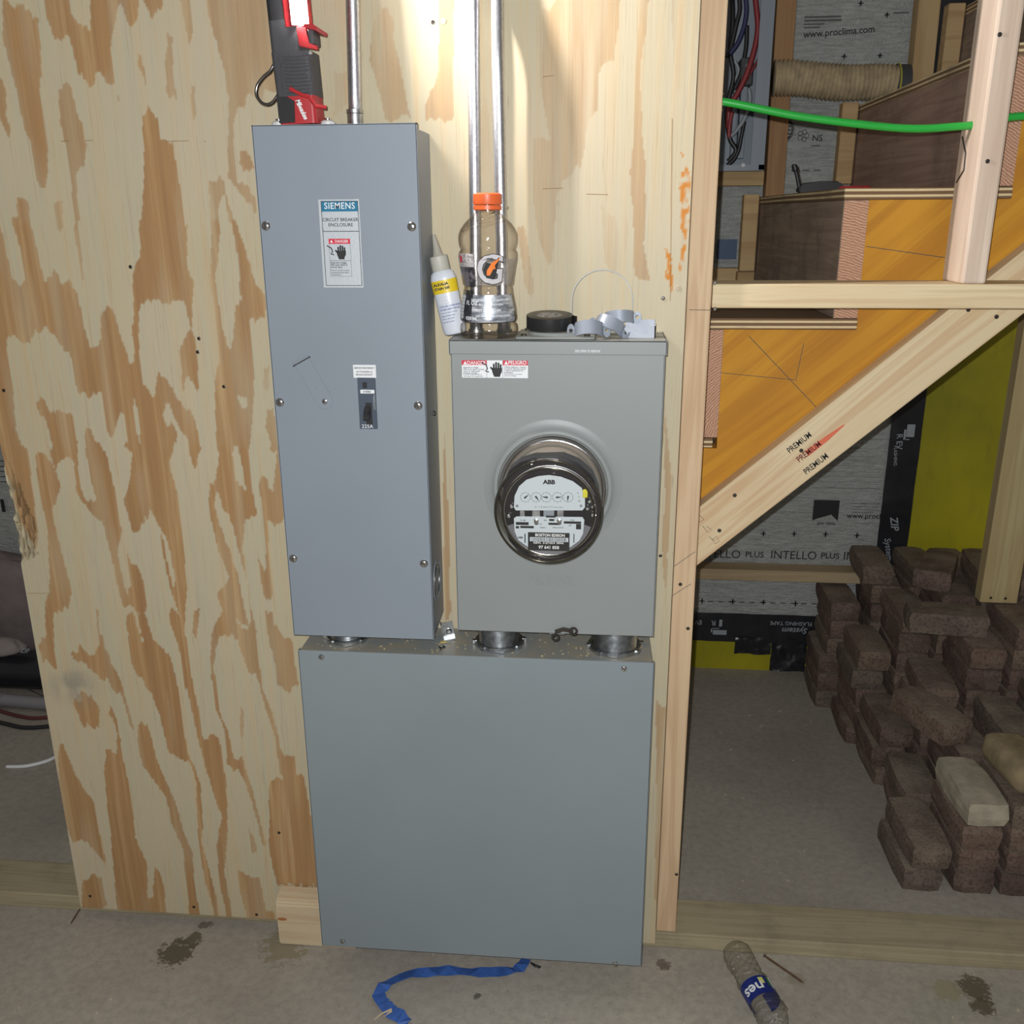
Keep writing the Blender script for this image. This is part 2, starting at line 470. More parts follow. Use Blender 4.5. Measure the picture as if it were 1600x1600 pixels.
p0 = at(1272, 781, Y=IY); p1 = at(1309, 814, Y=IY)
w_ = p1.x - p0.x; h_ = p0.z - p1.z
mb.prism([(p0.x, p0.z), (p1.x, p0.z), (p1.x, p1.z), (p0.x + w_ * .72, p1.z + h_ * .3), (p0.x + w_ * .5, p1.z + h_ * .22), (p0.x + w_ * .25, p1.z + h_ * .12), (p0.x, p1.z)], IY - .0004, IY)
obj('printed_emblem', mb, m_ink, memb, kind='stuff')
# toothed stamp behind the stud and ringed sign
mb = MB()
c0 = at(1221, 203, Y=IY)
for k in range(22):
    a = math.radians(-95 + k * 9)
    d = Vector((math.cos(a), 0, math.sin(a))); n_ = Vector((-d.z, 0, d.x)) * .0022
    q = [c0 + d * .026 - n_, c0 + d * .034 - n_ * .4, c0 + d * .034 + n_ * .4, c0 + d * .026 + n_]
    mb.prism([(v.x, v.z) for v in q], IY - .0004, IY)
for k in range(5): mb.box(c0.x, c0.x + .024, IY - .0004, IY, c0.z - .02 + k * .009, c0.z - .017 + k * .009)
obj('printed_emblem', mb, m_ink, memb, kind='stuff')
mb = MB(); c0 = at(1255, 212, Y=IY)
for a in range(0, 360, 72):
    e = c0 + Vector((math.cos(math.radians(a)), 0, math.sin(math.radians(a)))) * .009
    mb.tube([e + Vector((math.cos(t_), 0, math.sin(t_))) * .0058 for t_ in [k * math.pi / 6 for k in range(12)]], .0007, 4, closed=True)
obj('printed_emblem', mb, m_ink, memb, kind='stuff')
mb = MB(); pbox(mb, 0, 780, 9, 800, IY); pbox(mb, 0, 925, 22, 927, IY)
for k in range(5): pbox(mb, 0, 720 + k * 8, 12, 721.5 + k * 8, IY)
obj('printed_emblem', mb, m_ink, memb2, kind='stuff')
mb = MB(); mb.lathe([(.03, 0), (.03, .0004)], at(42, 925, Y=IY), to_y(), 24)
obj('printed_emblem', mb, m_ink, memb2, kind='stuff')

# black flashing tape
m_tape = plain('black_flashing_tape', (0.02, 0.021, 0.025), 0.3, 0, 0.5, bump=0.5, bs=30)
m_tprint = plain('grey_tape_print', (0.32, 0.35, 0.38), 0.5)
TY = 1.182
r_ = thing('flashing_tape', at(1170, 1003, Y=TY), 'black printed flashing tape strip running low along the back wall', 'tape')
o = sheet_grid(0.10, at(1300, 980, Y=TY).x, at(1100, 1001, Y=TY).z, at(1100, 957, Y=TY).z, TY, 0.004, 0.008, seed=4, fr=4)
obj('tape_strip', o, m_tape, r_, smooth=True)
ptxt('System', 1242, 985, 9, r_, m_tprint, rot=180, Y=TY - .006, shear=.2); ptxt('FLASHING TAPE', 1236, 974, 6, r_, m_tprint, rot=180, Y=TY - .006)
ptxt('R', 1115, 973, 8, r_, m_tprint, rot=180, Y=TY - .006); ptxt('EV', 1091, 972, 7, r_, m_tprint, rot=180, Y=TY - .006)
mb = MB(); pbox(mb, 1114, 984, 1135, 992, TY - .006); pbox(mb, 1111, 981, 1112.5, 988, TY - .006); pbox(mb, 1111, 981, 1124, 982.4, TY - .006); pbox(mb, 1124, 968, 1128, 979, TY - .006); pbox(mb, 1222, 982.5, 1262, 983.6, TY - .006)
obj('tape_print', mb, m_tprint, r_, kind='stuff')
for k, (a, b, c_, d_, lb) in enumerate(((1147, 998, 1206, 1022, 'crumpled black tape patch below the tape strip over yellow sheathing'), (1202, 1000, 1262, 1048, 'crumpled black tape patch beside the lowest bricks'))):
    p = at(a, d_, Y=TY - .004); q = at(c_, b, Y=TY - .004)
    o = sheet_grid(p.x, q.x, max(.004, p.z), q.z, TY - .002, 0.010, 0.005, seed=20 + k * 5, fr=9)
    obj('tape_patch', o, m_tape, smooth=True, label=lb, cat='tape')
r_ = thing('flashing_tape', at(1395, 860, Y=TY), 'vertical black flashing tape strip between grey membrane and yellow-green wall', 'tape')
x0 = at(1388, 700, Y=TY).x; x1 = at(1437, 700, Y=TY).x
o = sheet_grid(x0, x1, 0.2, 2.5, TY, 0.004, 0.010, seed=31, fr=4)
obj('tape_strip', o, m_tape, r_, smooth=True)
ptxt('ZIP', 1397, 818, 11, r_, m_tprint, rot=-78, Y=TY - .006, shear=.2, bold=.02)
ptxt('System', 1388, 858, 9, r_, m_tprint, rot=-78, Y=TY - .006, shear=.2)
ptxt('R EV', 1405, 690, 9, r_, m_tprint, rot=-85, Y=TY - .006)
ptxt('FLASHING', 1399, 712, 5, r_, m_tprint, rot=-85, Y=TY - .006)
mb = MB(); pbox(mb, 1418, 663, 1428, 683, TY - .006); pbox(mb, 1413, 671, 1414.4, 687, TY - .006); pbox(mb, 1413, 686, 1421, 687.4, TY - .006)
obj('tape_print', mb, m_tprint, r_, kind='stuff')

# ================================================================== LUMBER
def lumber(name, p0, p1, w, d, mat, label, cat='lumber', up=(0, 0, 1), bev=0.0022, kind=None, group=None, holes=()):
    """board from p0 to p1 (centre line); w along 'up', d across"""
    p0 = Vector(p0); p1 = Vector(p1); L = (p1 - p0).length
    X = (p1 - p0).normalized(); U = Vector(up); U = (U - X * U.dot(X)).normalized(); Y = U.cross(X).normalized()
    mw = Matrix(((X.x, Y.x, U.x, p0.x), (X.y, Y.y, U.y, p0.y), (X.z, Y.z, U.z, p0.z), (0, 0, 0, 1)))
    mb = MB(); mb.box(0, L, -d / 2, d / 2, -w / 2, w / 2, bev, 2)
    bm = mb.b; bm.transform(mw)
    return obj(name, bm, mat, label=label, cat=cat, mw=mw, kind=kind, group=group)
def screw_head(name, p, r, parent, mat=m_steel_dark, axis=None, proud=0.0012, n=14, slot=True):
    mb = MB(); A = axis if axis is not None else to_y()
    mb.lathe([(r, -.0005), (r, proud * .4), (r * .72, proud), (r * .36, proud), (r * .3, proud * .3)], p, A, n)
    return obj(name, mb, mat, parent, smooth='auto')

# end stud beside the plywood
xs0, xs1 = 0.130, 0.1705
m_stud = wood('end_stud_lumber', S(216, 188, 152), S(180, 140, 104), knots=[(at(1078, 742, Y=0).z - .038, -.0445, -.008, .011), (at(1078, 256, Y=0).z - .038, -.0445, .004, .006)], ring=26)
stud = lumber('wall_stud', ((xs0 + xs1) / 2, .0445, .038), ((xs0 + xs1) / 2, .0445, 2.45), .038, .089, m_stud, 'tall knotty pine stud along the right edge of the plywood sheet', 'stud', up=(1, 0, 0))
mb = MB()
def line3(mb, a, b, Y, r=.0005):
    mb.tube([at(*a, Y=Y), at(*b, Y=Y)], r, 5)
line3(mb, (1077, 484), (1112, 484.5), -.0001); line3(mb, (1046, 890), (1086, 862), -.0001); line3(mb, (1042, 936), (1080, 912), -.0001)
obj('pencil_line', mb, m_inkg, stud, kind='stuff')
for q in ((1075, 982), (1063, 913), (1057, 1366)): screw_head('nail_head', at(*q, Y=-.0002), .0032, stud)
# front stud hidden behind sheet left edge
lumber('wall_stud', (-.99, .0445, .038), (-.99, .0445, 2.45), .038, .089, m_lum, 'stud behind the left edge of the plywood sheet', 'stud', up=(1, 0, 0))

plate = lumber('floor_plate', (-2.4, .050, .0175), (1.4, .050, .0175), .035, .100, m_treated, 'greenish treated floor plate lying on the concrete under the framing', 'lumber')

rail = lumber('horizontal_rail', (.1705, .0445, 1.2552), (1.25, .0445, 1.2552), .037, .089, wood('rail_lumber', S(224, 206, 168), S(186, 152, 108), ring=24), 'horizontal pale two by four rail nailed between stud and post', 'lumber')
for q in ((1117, 440), (1117, 481)): screw_head('nail_head', at(q[0], q[1] + 2, Y=-.0002), .003, rail)

m_post = wood('post_lumber', S(222, 204, 184), S(184, 156, 136), ring=18)
post = lumber('upright_post', (.5615, .0445, 1.2737), (.5615, .0445, 2.45), .036, .089, m_post, 'short upright post standing on the rail, pierced by the green cable', 'stud', up=(1, 0, 0), bev=.004)
for q in ((1562, 54), (1543, 252)): screw_head('screw', at(*q, Y=-.0002), .0032, post)
p_ = at(1520, 215, X=.5435); 
mb = MB(); mb.tube([Vector((.5425, .075, p_.z + .004)), Vector((.5422, .052, p_.z - .02)), Vector((.5422, .05, p_.z - .045)), Vector((.5422, .075, p_.z - .062))], .0012, 6)
obj('bent_nail', mb, m_steel_dark, post)

# diagonal board under the stairs
DY = .092
a0, a1 = at(1088, 885, Y=DY), at(1600, 490, Y=DY)
b0, b1 = at(1090, 795, Y=DY), at(1600, 395, Y=DY)
dirv = (a1 - a0).normalized()
mid = (a0 + b0) / 2
wdt = (b0 - a0) - dirv * (b0 - a0).dot(dirv)
WD = wdt.length
d0 = mid - dirv * .16; d1 = mid + dirv * 1.15
d0.y = d1.y = DY + .019
m_diag = wood('diagonal_lumber', S(226, 208, 170), S(200, 160, 118), ring=20, streak=.28)
diag = lumber('diagonal_board', d0, d1, WD, .038, m_diag, 'sloping pale board with stamped grade marks running under the staircase', 'lumber')
ang = math.degrees(math.atan2(dirv.z, dirv.x))
TD = DY - .0002
for px, py, s in ((1249, 692, 'PREMIUM'), (1264, 706, 'PREMIUM'), (1275, 725, 'PREMIUM')):
    ptxt(s, px, py, 9.5, diag, m_ink if py != 706 else plain('smudged_red_ink', S(110, 40, 38), .6), rot=ang, Y=TD, bold=.012, name='grade_stamp', sx=.78)
mb = MB(); p = at(1292, 685, Y=TD)
T = Matrix.Translation(p) @ Matrix.Rotation(-math.radians(ang), 4, 'Y')
mb.prism([(-.042, -.005), (0, -.0045), (.036, -.001), (.036, .001), (0, .0045), (-.042, .006)], 0, .0004, mat=T)
t = NT('orange_crayon'); t.col(S(238, 120, 88)); t.set(.7); t.b.inputs['Alpha'].default_value = .8
obj('crayon_streak', mb, t.m, diag)
mb = MB()
for pts in ([(1091, 803), (1100, 812), (1092, 816)], [(1098, 822), (1106, 832), (1112, 828), (1104, 822)], [(1108, 838), (1116, 846)], [(1112, 844), (1120, 838), (1124, 846), (1116, 850)]):
    mb.tube([at(x, y, Y=TD) for x, y in pts], .0004, 4)
obj('pencil_line', mb, m_inkg, diag, kind='stuff')
for q in ((1148, 774), (1124, 829), (1513, 484), (1557, 495), (1252, 704)): screw_head('screw', at(*q, Y=DY - .0003), .0035, diag)

# ================================================================== STAIRCASE
SY0, SY1 = .1305, 1.03
stairs = thing('staircase', (.4, .5, .99), 'unfinished wooden staircase with amber stringer, plywood treads and weathered risers', 'staircase')
run, rise = .2205, .2095
X0, Z0 = .168, .9985     # left face and bottom of the first riser in view
poly = [(X0 - .19, .78), (X0 - .19, Z0 - .02), (X0 + .04, Z0 - .02), (X0 + .04, Z0 + rise - .0195)]
for k in range(1, 6):
    poly += [(X0 + .04 + run * k, Z0 + rise * k - .0195), (X0 + .04 + run * k, Z0 + rise * (k + 1) - .0195)]
sl = dirv.z / dirv.x
xe = X0 + .04 + run * 5 + .2
zb = lambda x: a0.z + (x - a0.x) * sl + .012
poly += [(xe, Z0 + rise * 6 - .0195), (xe, zb(xe)), (X0 - .19, zb(X0 - .19))]
mb = MB(); mb.prism(poly, SY0 + .002, SY0 + .040)
obj('stringer', mb, m_yel, stairs, label='amber stained stringer')
mb = MB()
line3(mb, (1353, 385), (1480, 403), SY0 + .0019, .0006); line3(mb, (1170, 525), (1275, 636), SY0 + .0019, .0006); line3(mb, (1122, 582), (1245, 594), SY0 + .0019, .0005); line3(mb, (1256, 536), (1244, 592), SY0 + .0019, .0005)
obj('pencil_line', mb, m_inkg, stairs, kind='stuff')
m_ply_edge = None
def plyedge():
    t = NT('plywood_edge_plies'); t.set(.75)
    sx = t.n('SeparateXYZ'); t.l(t.tc.outputs['Object'], sx.inputs[0])
    nz = t.noise(3, (1, 1, 4), 3)
    w = t.math('SINE', t.math('ADD', t.math('MULTIPLY', sx.outputs[2], 2 * math.pi / .0088), t.math('MULTIPLY', nz, 2)))
    c = t.ramp(w, [(.0, S(120, 92, 64)), (.35, S(206, 184, 140)), (.9, S(222, 202, 160))])
    dn_ = t.noise(10, detail=5, rough=.7)
    c = t.mix(t.ramp(dn_, [(.5, (0, 0, 0)), (.75, (.6, .6, .6))]), c, S(110, 98, 84))
    t.col(c); t.bump(w, .4, .001); return t.m
m_plyE = plyedge()
for k in range(0, 5):
    xl = X0 + run * k; zl = Z0 + rise * k
    mb = MB(); mb.box(xl, xl + .040, SY0 + .001, SY1, zl, zl + rise - .0195, .001)
    rz = obj('riser', mb, m_stair_dark if k % 2 == 1 else m_stair_dark2, stairs, label='weathered brown riser plank with open end grain')
    mb = MB(); mb.box(xl + .0008, xl + .0392, SY0 - .0004, SY0 + .001, zl + .0008, zl + rise - .0203)
    obj('end_grain', mb, m_end, rz)
    mb = MB(); mb.box(xl - .001, xl + run + .0405, SY0 - .001, SY1, zl + rise - .019, zl + rise - .0005, .001)
    obj('tread', mb, m_plyE, stairs, label='plywood tread with bare ply edges')
mb = MB(); mb.box(X0 - .2, X0 + .032, SY0 - .001, SY1, Z0 - .018, Z0 - .001, .001)
obj('tread', mb, m_plyE, stairs)
# far side cleats that carry the steps
for k in range(1, 4):
    xl = X0 + run * k; zl = Z0 + rise * k
    mb = MB(); mb.box(xl - .042, xl - .004, 1.0, 1.038, zl + .028, zl + rise + .005, .002)
    obj('cleat', mb, m_lum_dim, stairs)
    mb = MB(); mb.box(xl - .040, xl + run - .045, 1.045, 1.083, zl - .012, zl + .024, .002)
    obj('cleat', mb, m_lum_dim, stairs)

# wall strapping and members behind the stairs
st_y = 1.150
lumber('wall_strap', (.12, 1.150, at(1200, 900, Y=1.118).z), (.95, 1.150, at(1200, 900, Y=1.118).z), .034, .064, m_dusty, 'level wooden batten across the membrane below the sloping board', 'batten')
xc = at(1220, 150, Y=1.13).x
m_bst = wood('brown_batten', S(176, 138, 96), S(132, 92, 58), knots=[(.42, -.02, 0, .014), (.14, -.02, .0, .012)])
lumber('wall_strap', (at(1213, 290, Y=1.13).x, st_y, 1.1), (at(1226, 0, Y=1.13).x, st_y, 2.4), .048, .05, m_bst, 'upright brown batten beside the open load centre', 'batten', up=(1, 0, 0))
lumber('wall_strap', (at(1442, 145, Y=1.13).x, st_y, 1.2), (at(1448, 0, Y=1.13).x, st_y, 2.4), .052, .05, m_lum_dim, 'upright batten at the right end of the ribbed duct', 'batten', up=(1, 0, 0))
lumber('cross_block', (.10, 1.15, at(1165, 279, Y=1.13).z), (at(1193, 279, Y=1.13).x, 1.15, at(1165, 279, Y=1.13).z), .036, .06, m_lum_dim, 'short wooden block under the open load centre', 'lumber')
lumber('cross_block', (.20, 1.10, at(1140, 430, Y=1.08).z), (at(1172, 430, Y=1.08).x, 1.10, at(1140, 430, Y=1.08).z), .036, .038, m_lum_dim, 'short wooden block just above the left end of the rail', 'lumber')
mb = MB(); a_ = at(1121, 374, Y=1.18); b_ = at(1150, 405, Y=1.18); mb.box(a_.x, b_.x, 1.1785, 1.18, b_.z, a_.z)
obj('blue_label', mb, plain('dark_blue_sticker', S(52, 76, 110), .5), memb)

# ribbed duct
mb = MB(); pts = []; rad = []
xa, xb = at(1228, 120, Y=1.10).x, at(1402, 132, Y=1.10).x
za, zb_ = at(1228, 122, Y=1.10).z, at(1402, 132, Y=1.10).z
N = 116
for i in range(N + 1):
    f = i / N; pts.append(Vector((xa - .03 + (xb - xa + .03) * f, 1.10, za + (zb_ - za) * f + .0025 * math.sin(f * 9)))); rad.append(.0405 + .0024 * (1 if i % 4 in (0, 1) else -1) + .001 * math.sin(i * 1.7))
duct = thing('ribbed_duct', (xa, 1.1, za - .04), 'beige ribbed flexible duct lying level between two upright battens', 'duct')
obj('duct_hose', mb.tube(pts, rad, 28), plain('beige_ribbed_hose', S(172, 154, 122), .8, var=.25, vs=40), duct, smooth=True)
mb = MB(); mb.tube([(xb - .008, 1.10, zb_), (xb + .022, 1.10, zb_ - .001)], .0465, 28)
obj('duct_collar', mb, m_rubber, duct, smooth='auto')
mb = MB(); mb.tube([Vector((xb - .004, 1.10 + .0475 * math.cos(a), zb_ + .0475 * math.sin(a))) for a in [k * math.pi / 12 for k in range(24)]], .0022, 6, closed=True)
obj('clamp_band', mb, plain('yellow_band', S(176, 168, 70), .5), duct)

# open electrical panel with cables
ep = thing('load_centre', (.25, 1.1, 1.48), 'open grey load centre stuffed with red, blue and black cables', 'load centre')
xR = at(1196, 200, Y=1.08).x; zB = at(1165, 266, Y=1.08).z
mb = MB(); mb.box(.02, xR - .012, 1.148, 1.155, zB, 2.3); obj('panel_back', mb, m_panel, ep)
mb = MB(); mb.box(xR - .0135, xR, 1.06, 1.155, zB, 2.3); mb.box(.02, xR, 1.06, 1.155, zB - .002, zB + .012); mb.box(xR - .034, xR - .0135, 1.058, 1.062, zB, 2.3); obj('panel_side', mb, m_panel, ep)
x_ = xR - .05
mb = MB(); mb.box(x_ - .012, x_ + .004, 1.11, 1.148, zB + .03, zB + .24, .001); mb.box(x_ - .028, x_ - .018, 1.12, 1.148, zB + .02, zB + .22, .001); obj('bus_bar', mb, m_panel, ep)
mb = MB(); mb.box(x_ - .02, x_ + .012, 1.085, 1.148, zB + .20, zB + .265, .003); obj('lug_block', mb, m_rubber, ep)
for dz in (.225, .245): 
    mb = MB(); mb.lathe([(.006, 0), (.006, .004), (.003, .005)], (x_ - .002, 1.084, zB + dz), to_y(), 14); obj('lug_screw', mb, m_chrome, ep, smooth='auto')
mb = MB(); mb.lathe([(.005, 0), (.005, .003)], at(1161, 258, Y=1.06), to_y(), 12); obj('panel_screw', mb, m_chrome, ep)
def smooth_pts(P, n=8):
    P = [Vector(p) for p in P]; out = []
    for i in range(len(P) - 1):
        p0 = P[max(i - 1, 0)]; p1 = P[i]; p2 = P[i + 1]; p3 = P[min(i + 2, len(P) - 1)]
        for k in range(n):
            t_ = k / n
            out.append(0.5 * ((2 * p1) + (-p0 + p2) * t_ + (2 * p0 - 5 * p1 + 4 * p2 - p3) * t_ ** 2 + (-p0 + 3 * p1 - 3 * p2 + p3) * t_ ** 3))
    out.append(P[-1]); return out
def cable(name, L, r, mat, Y, parent, n=8, label=None, cat=None):
    P = [at(x, y, Y=yy if yy else Y) for x, y, yy in [(q + (None,)) if len(q) == 2 else q for q in L]]
    mb = MB(); mb.tube(smooth_pts(P), r, n); return obj(name, mb, mat, parent, smooth=True, label=label, cat=cat)
m_cr = plain('red_insulation', S(140, 50, 54), .4); m_cb = plain('dark_blue_insulation', S(44, 48, 86), .4); m_ck = plain('black_insulation', (.02, .02, .022), .4); m_cw = plain('grey_insulation', S(150, 156, 160), .45)
cable('cable', [(1177, -30), (1182, 15), (1184, 45), (1178, 80), (1165, 120), (1150, 150), (1140, 165), (1138, 200)], .0068, m_cr, 1.07, ep)
cable('cable', [(1192, -30), (1195, 20), (1196, 55), (1186, 90), (1168, 122), (1146, 160), (1135, 200)], .0035, m_cr, 1.085, ep)
cable('cable', [(1150, -30), (1156, 10), (1150, 40), (1143, 70), (1136, 90)], .0055, m_ck, 1.06, ep)
cable('cable', [(1158, -30), (1166, 5), (1164, 35), (1154, 65), (1140, 85)], .0058, m_cb, 1.055, ep)
cable('cable', [(1143, -30), (1145, 30), (1141, 80), (1146, 120), (1136, 170), (1140, 215), (1150, 235), (1138, 252)], .006, m_ck, 1.10, ep)
cable('cable', [(1167, 40), (1166, 70), (1163, 90), (1158, 115), (1148, 140)], .0055, m_ck, 1.09, ep)
cable('cable', [(1170, 140), (1172, 155), (1166, 180), (1150, 205), (1138, 215)], .005, m_cw, 1.08, ep)
cable('cable', [(1163, 190), (1158, 215), (1154, 235), (1146, 250), (1136, 258)], .005, m_ck, 1.09, ep)
cable('cable', [(1148, 95), (1154, 110), (1148, 125), (1142, 135)], .004, m_cw, 1.10, ep)
cable('cable', [(1144, 175), (1140, 195), (1139, 215)], .005, m_cr, 1.06, ep)

# green cable pulled through stud and post
gc = thing('green_cable', at(1136, 160, Y=.045), 'bright green insulated cable strung from the stud through the post', 'cable')
m_green = plain('green_insulation', S(40, 168, 62), .32, 0, .6, var=.12, vs=8)
mb = MB(); mb.tube(smooth_pts([Vector((.150, .045, at(1130, 158, Y=.045).z)), at(1137, 160, Y=.045), at(1250, 182, Y=.045), at(1380, 198, Y=.045), at(1440, 201, Y=.045), at(1490, 198, Y=.045), Vector((.56, .045, at(1518, 194, Y=.045).z)), at(1580, 183, Y=.045), at(1640, 180, Y=.045)], 10), .0058, 12)
obj('cable_run', mb, m_green, gc, smooth=True)
for (px, py, X, s) in ((1140, 160, .1705, 1),):
    mb = MB()
    for a in (20, 60, 110, 200, 250, 300):
        ra = math.radians(a); c_ = Vector((.1708, .045, at(1137, 160, Y=.045).z))
        mb.tube([c_ + Vector((0, math.cos(ra) * .008, math.sin(ra) * .008)), c_ + Vector((.004 * s, math.cos(ra) * .013, math.sin(ra) * .013))], [.0013, .0002], 5)
    obj('splinter', mb, m_lum, stud)

# tools lying on the upper tread
ZT = Z0 + rise * 2 - .0005
tl = thing('clamp_tool', (.42, .6, ZT), 'black tool with an upright handle lying on the upper plywood tread', 'tool')
mb = MB(); pA = at(1233, 306, Y=.58); pB = at(1300, 303, Y=.58)
zc = ZT + .0125
q0 = Vector((.418, .60, zc)); 
pl = [(.405, 0), (.405, .012), (.412, .020), (.44, .0235), (.47, .0225), (.476, .015), (.476, 0)]
sx_ = (pB.x - pA.x)
mb = MB(); mb.prism([(.397 + (x - .405) * sx_ / .071, ZT + z) for x, z in pl], .56, .60)
bmesh.ops.bevel(mb.b, geom=mb.b.edges[:], offset=.003, segments=2, affect='EDGES')
obj('tool_body', mb, m_black, tl, smooth='auto')
e0 = at(1250, 292, Y=.58); e1 = at(1241, 258, Y=.58)
mb = MB(); mb.tube([e0 - Vector((0, 0, .006)), e0 + (e1 - e0) * .5, e0 + (e1 - e0) * .72, e0 + (e1 - e0) * .76, e1, e1 + Vector((0, 0, .002))], [.0042, .0040, .0040, .0062, .0058, .003], 12)
obj('handle', mb, m_black, tl, smooth='auto')
sd = thing('screwdriver', (.5, .5, ZT), 'red handled screwdriver lying behind the black tool on the tread', 'tool')
mb = MB(); mb.tube([(.462, .50, ZT + .006), (.47, .50, ZT + .0062), (.52, .50, ZT + .0062), (.525, .50, ZT + .005)], [.003, .006, .006, .003], 12); obj('handle', mb, m_red, sd, smooth='auto')
mb = MB(); mb.tube([(.523, .50, ZT + .005), (.585, .50, ZT + .003)], .0022, 8); obj('shaft', mb, m_steel_dark, sd)
nt = obj('bolt', MB().lathe([(.004, 0), (.0045, .005), (.002, .007)], (.492, .44, ZT), None, 12), m_chrome, label='small shiny bolt on the upper tread beside the red screwdriver', cat='bolt', smooth='auto')

# ================================================================== BRICKS
BW, BL, BH = .0915, .192, .0555
def brickmat():
    t = NT('paver_brick'); t.set(.9)
    oi = t.n('ObjectInfo'); cx = t.n('CombineXYZ'); off = t.math('MULTIPLY', oi.outputs['Random'], 50.0)
    for k in range(3): t.l(off, cx.inputs[k])
    a = t.noise(18, detail=5, rough=.65, loc=cx.outputs[0]); b = t.noise(160, detail=3, loc=cx.outputs[0])
    base = t.ramp(oi.outputs['Random'], [(0, S(94, 76, 68)), (.35, S(108, 86, 76)), (.65, S(122, 104, 88)), (1, S(100, 90, 80))])
    c = t.mix(t.ramp(a, [(.42, (0, 0, 0)), (.7, (.55, .55, .55))]), base, S(140, 124, 108))
    c = t.mix(t.ramp(b, [(.35, (.6, .6, .6)), (.5, (0, 0, 0))]), c, S(66, 50, 48))
    g = t.n('NewGeometry'); sx = t.n('SeparateXYZ'); t.l(g.outputs['Normal'], sx.inputs[0])
    d = t.math('MULTIPLY', t.ramp(sx.outputs[2], [(.6, (0, 0, 0)), (.95, (1, 1, 1))]), t.ramp(t.noise(9, detail=4, loc=cx.outputs[0]), [(.35, (.05, .05, .05)), (.7, (.55, .55, .55))]))
    c = t.mix(d, c, S(158, 148, 130))
    t.col(c); t.bump(t.math('ADD', b, t.math('MULTIPLY', a, 2.0)), .6, .003)
    return t.m
m_brick = brickmat()
m_brick_pale = plain('mortar_whitened_brick', S(172, 164, 144), .9, var=.2, vs=30, bump=.5, bs=120)
def brick_mesh(seed):
    rnd = random.Random(seed)
    mb = MB(); mb.box(-BW / 2, BW / 2, -BL / 2, BL / 2, 0, BH)
    bmesh.ops.subdivide_edges(mb.b, edges=mb.b.edges[:], cuts=2, use_grid_fill=True)
    for v in mb.b.verts:
        nx = abs(abs(v.co.x) - BW / 2) < 1e-4; ny = abs(abs(v.co.y) - BL / 2) < 1e-4; nz = min(abs(v.co.z), abs(v.co.z - BH)) < 1e-4
        k = nx + ny + nz
        sh = (0, 0, .003, .006)[k]
        if nx: v.co.x *= 1 - (sh + rnd.random() * .004) / (BW / 2)
        if ny: v.co.y *= 1 - (sh + rnd.random() * .005) / (BL / 2)
        if nz and v.co.z > BH / 2: v.co.z -= sh * .7 + rnd.random() * .002
    me = bpy.data.meshes.new('brick'); 
    bmesh.ops.recalc_face_normals(mb.b, faces=mb.b.faces[:]); mb.b.to_mesh(me); mb.b.free()
    me.materials.append(m_brick); return me
bms = [brick_mesh(i) for i in range(6)]
ordn = ['bottom', 'second', 'third', 'fourth', 'fifth', 'sixth', 'seventh', 'eighth', 'ninth']
rown = ['front row', 'second row', 'middle row', 'fourth row', 'rearmost row']
coln = ['leftmost column', 'second column from left', 'third column from left', 'fourth column from left', 'rightmost column']
H = [[2, 4, 4, 5, 5], [2, 4, 5, 6, 7], [3, 5, 7, 8, 8], [5, 7, 8, 9, 9], [6, 7, 8, 8, 8]]
xst = [.668, .715, .700, .690, .672]
rb = random.Random(11)
white_done = False
for j in range(5):
    for i in range(5):
        if j == 0 and i > 3: continue
        h = H[j][i]
        for k in range(h):
            tone = 'dusty' if k == h - 1 else 'dark'
            x = xst[j] + BW / 2 + i * (BW + .0035) + rb.uniform(-.003, .003) + (-.012 if (k + j) % 3 == 0 and i == 0 else 0) + (.006 * (k - 6) if i == 0 and j == 4 else 0)
            y = .206 + BL / 2 + j * (BL + .0035) + rb.uniform(-.0015, .0015)
            rot = rb.uniform(-1.6, 1.6)
            if k == h - 1:
                rot = rb.uniform(-3, 3)
            o = bpy.data.objects.new('brick', bms[rb.randrange(6)]); COL.objects.link(o)
            o.location = (x, y, k * BH + .0002); o.rotation_euler = (0, 0, math.radians(rot))
            top = ' topmost of its stack,' if k == h - 1 else ''
            tag(o, '%s brown brick, %s, %s, %s' % (tone, (ordn[k] + ' layer') if k < h - 1 else 'topmost of its stack', rown[j], coln[i]), 'brick', 'bricks piled under the stairs')
            if j == 0 and i == 1 and k == h - 1:
                o.data = o.data.copy(); o.data.materials[0] = m_brick_pale
                o['label'] = 'pale brick whitened with old mortar near the front of the brick pile'
# loose bricks thrown on top of the pile
def loose(p, rz, ry, rx, label, mesh=0, pale=False):
    o = bpy.data.objects.new('brick', bms[mesh]); COL.objects.link(o)
    o.location = p; o.rotation_euler = (math.radians(rx), math.radians(ry), math.radians(rz))
    tag(o, label, 'brick', 'loose bricks on top of the pile')
loose((.782, 1.085, 7 * BH + .001 + BH * .0), -2, 0, 0, 'grey topped brick standing out at the upper left of the pile', 1)
loose((.90, .90, 8 * BH + .002), -24, 0, 0, 'brown brick turned askew on the top of the pile', 2)
loose((.79, .52, 4 * BH + .0025), 22, 0, 0, 'brown brick lying askew on the second row of the pile', 3)
loose((.862, .705, 7 * BH + .002), 84, 0, 0, 'brown brick lying crosswise on the middle row of the pile', 4)
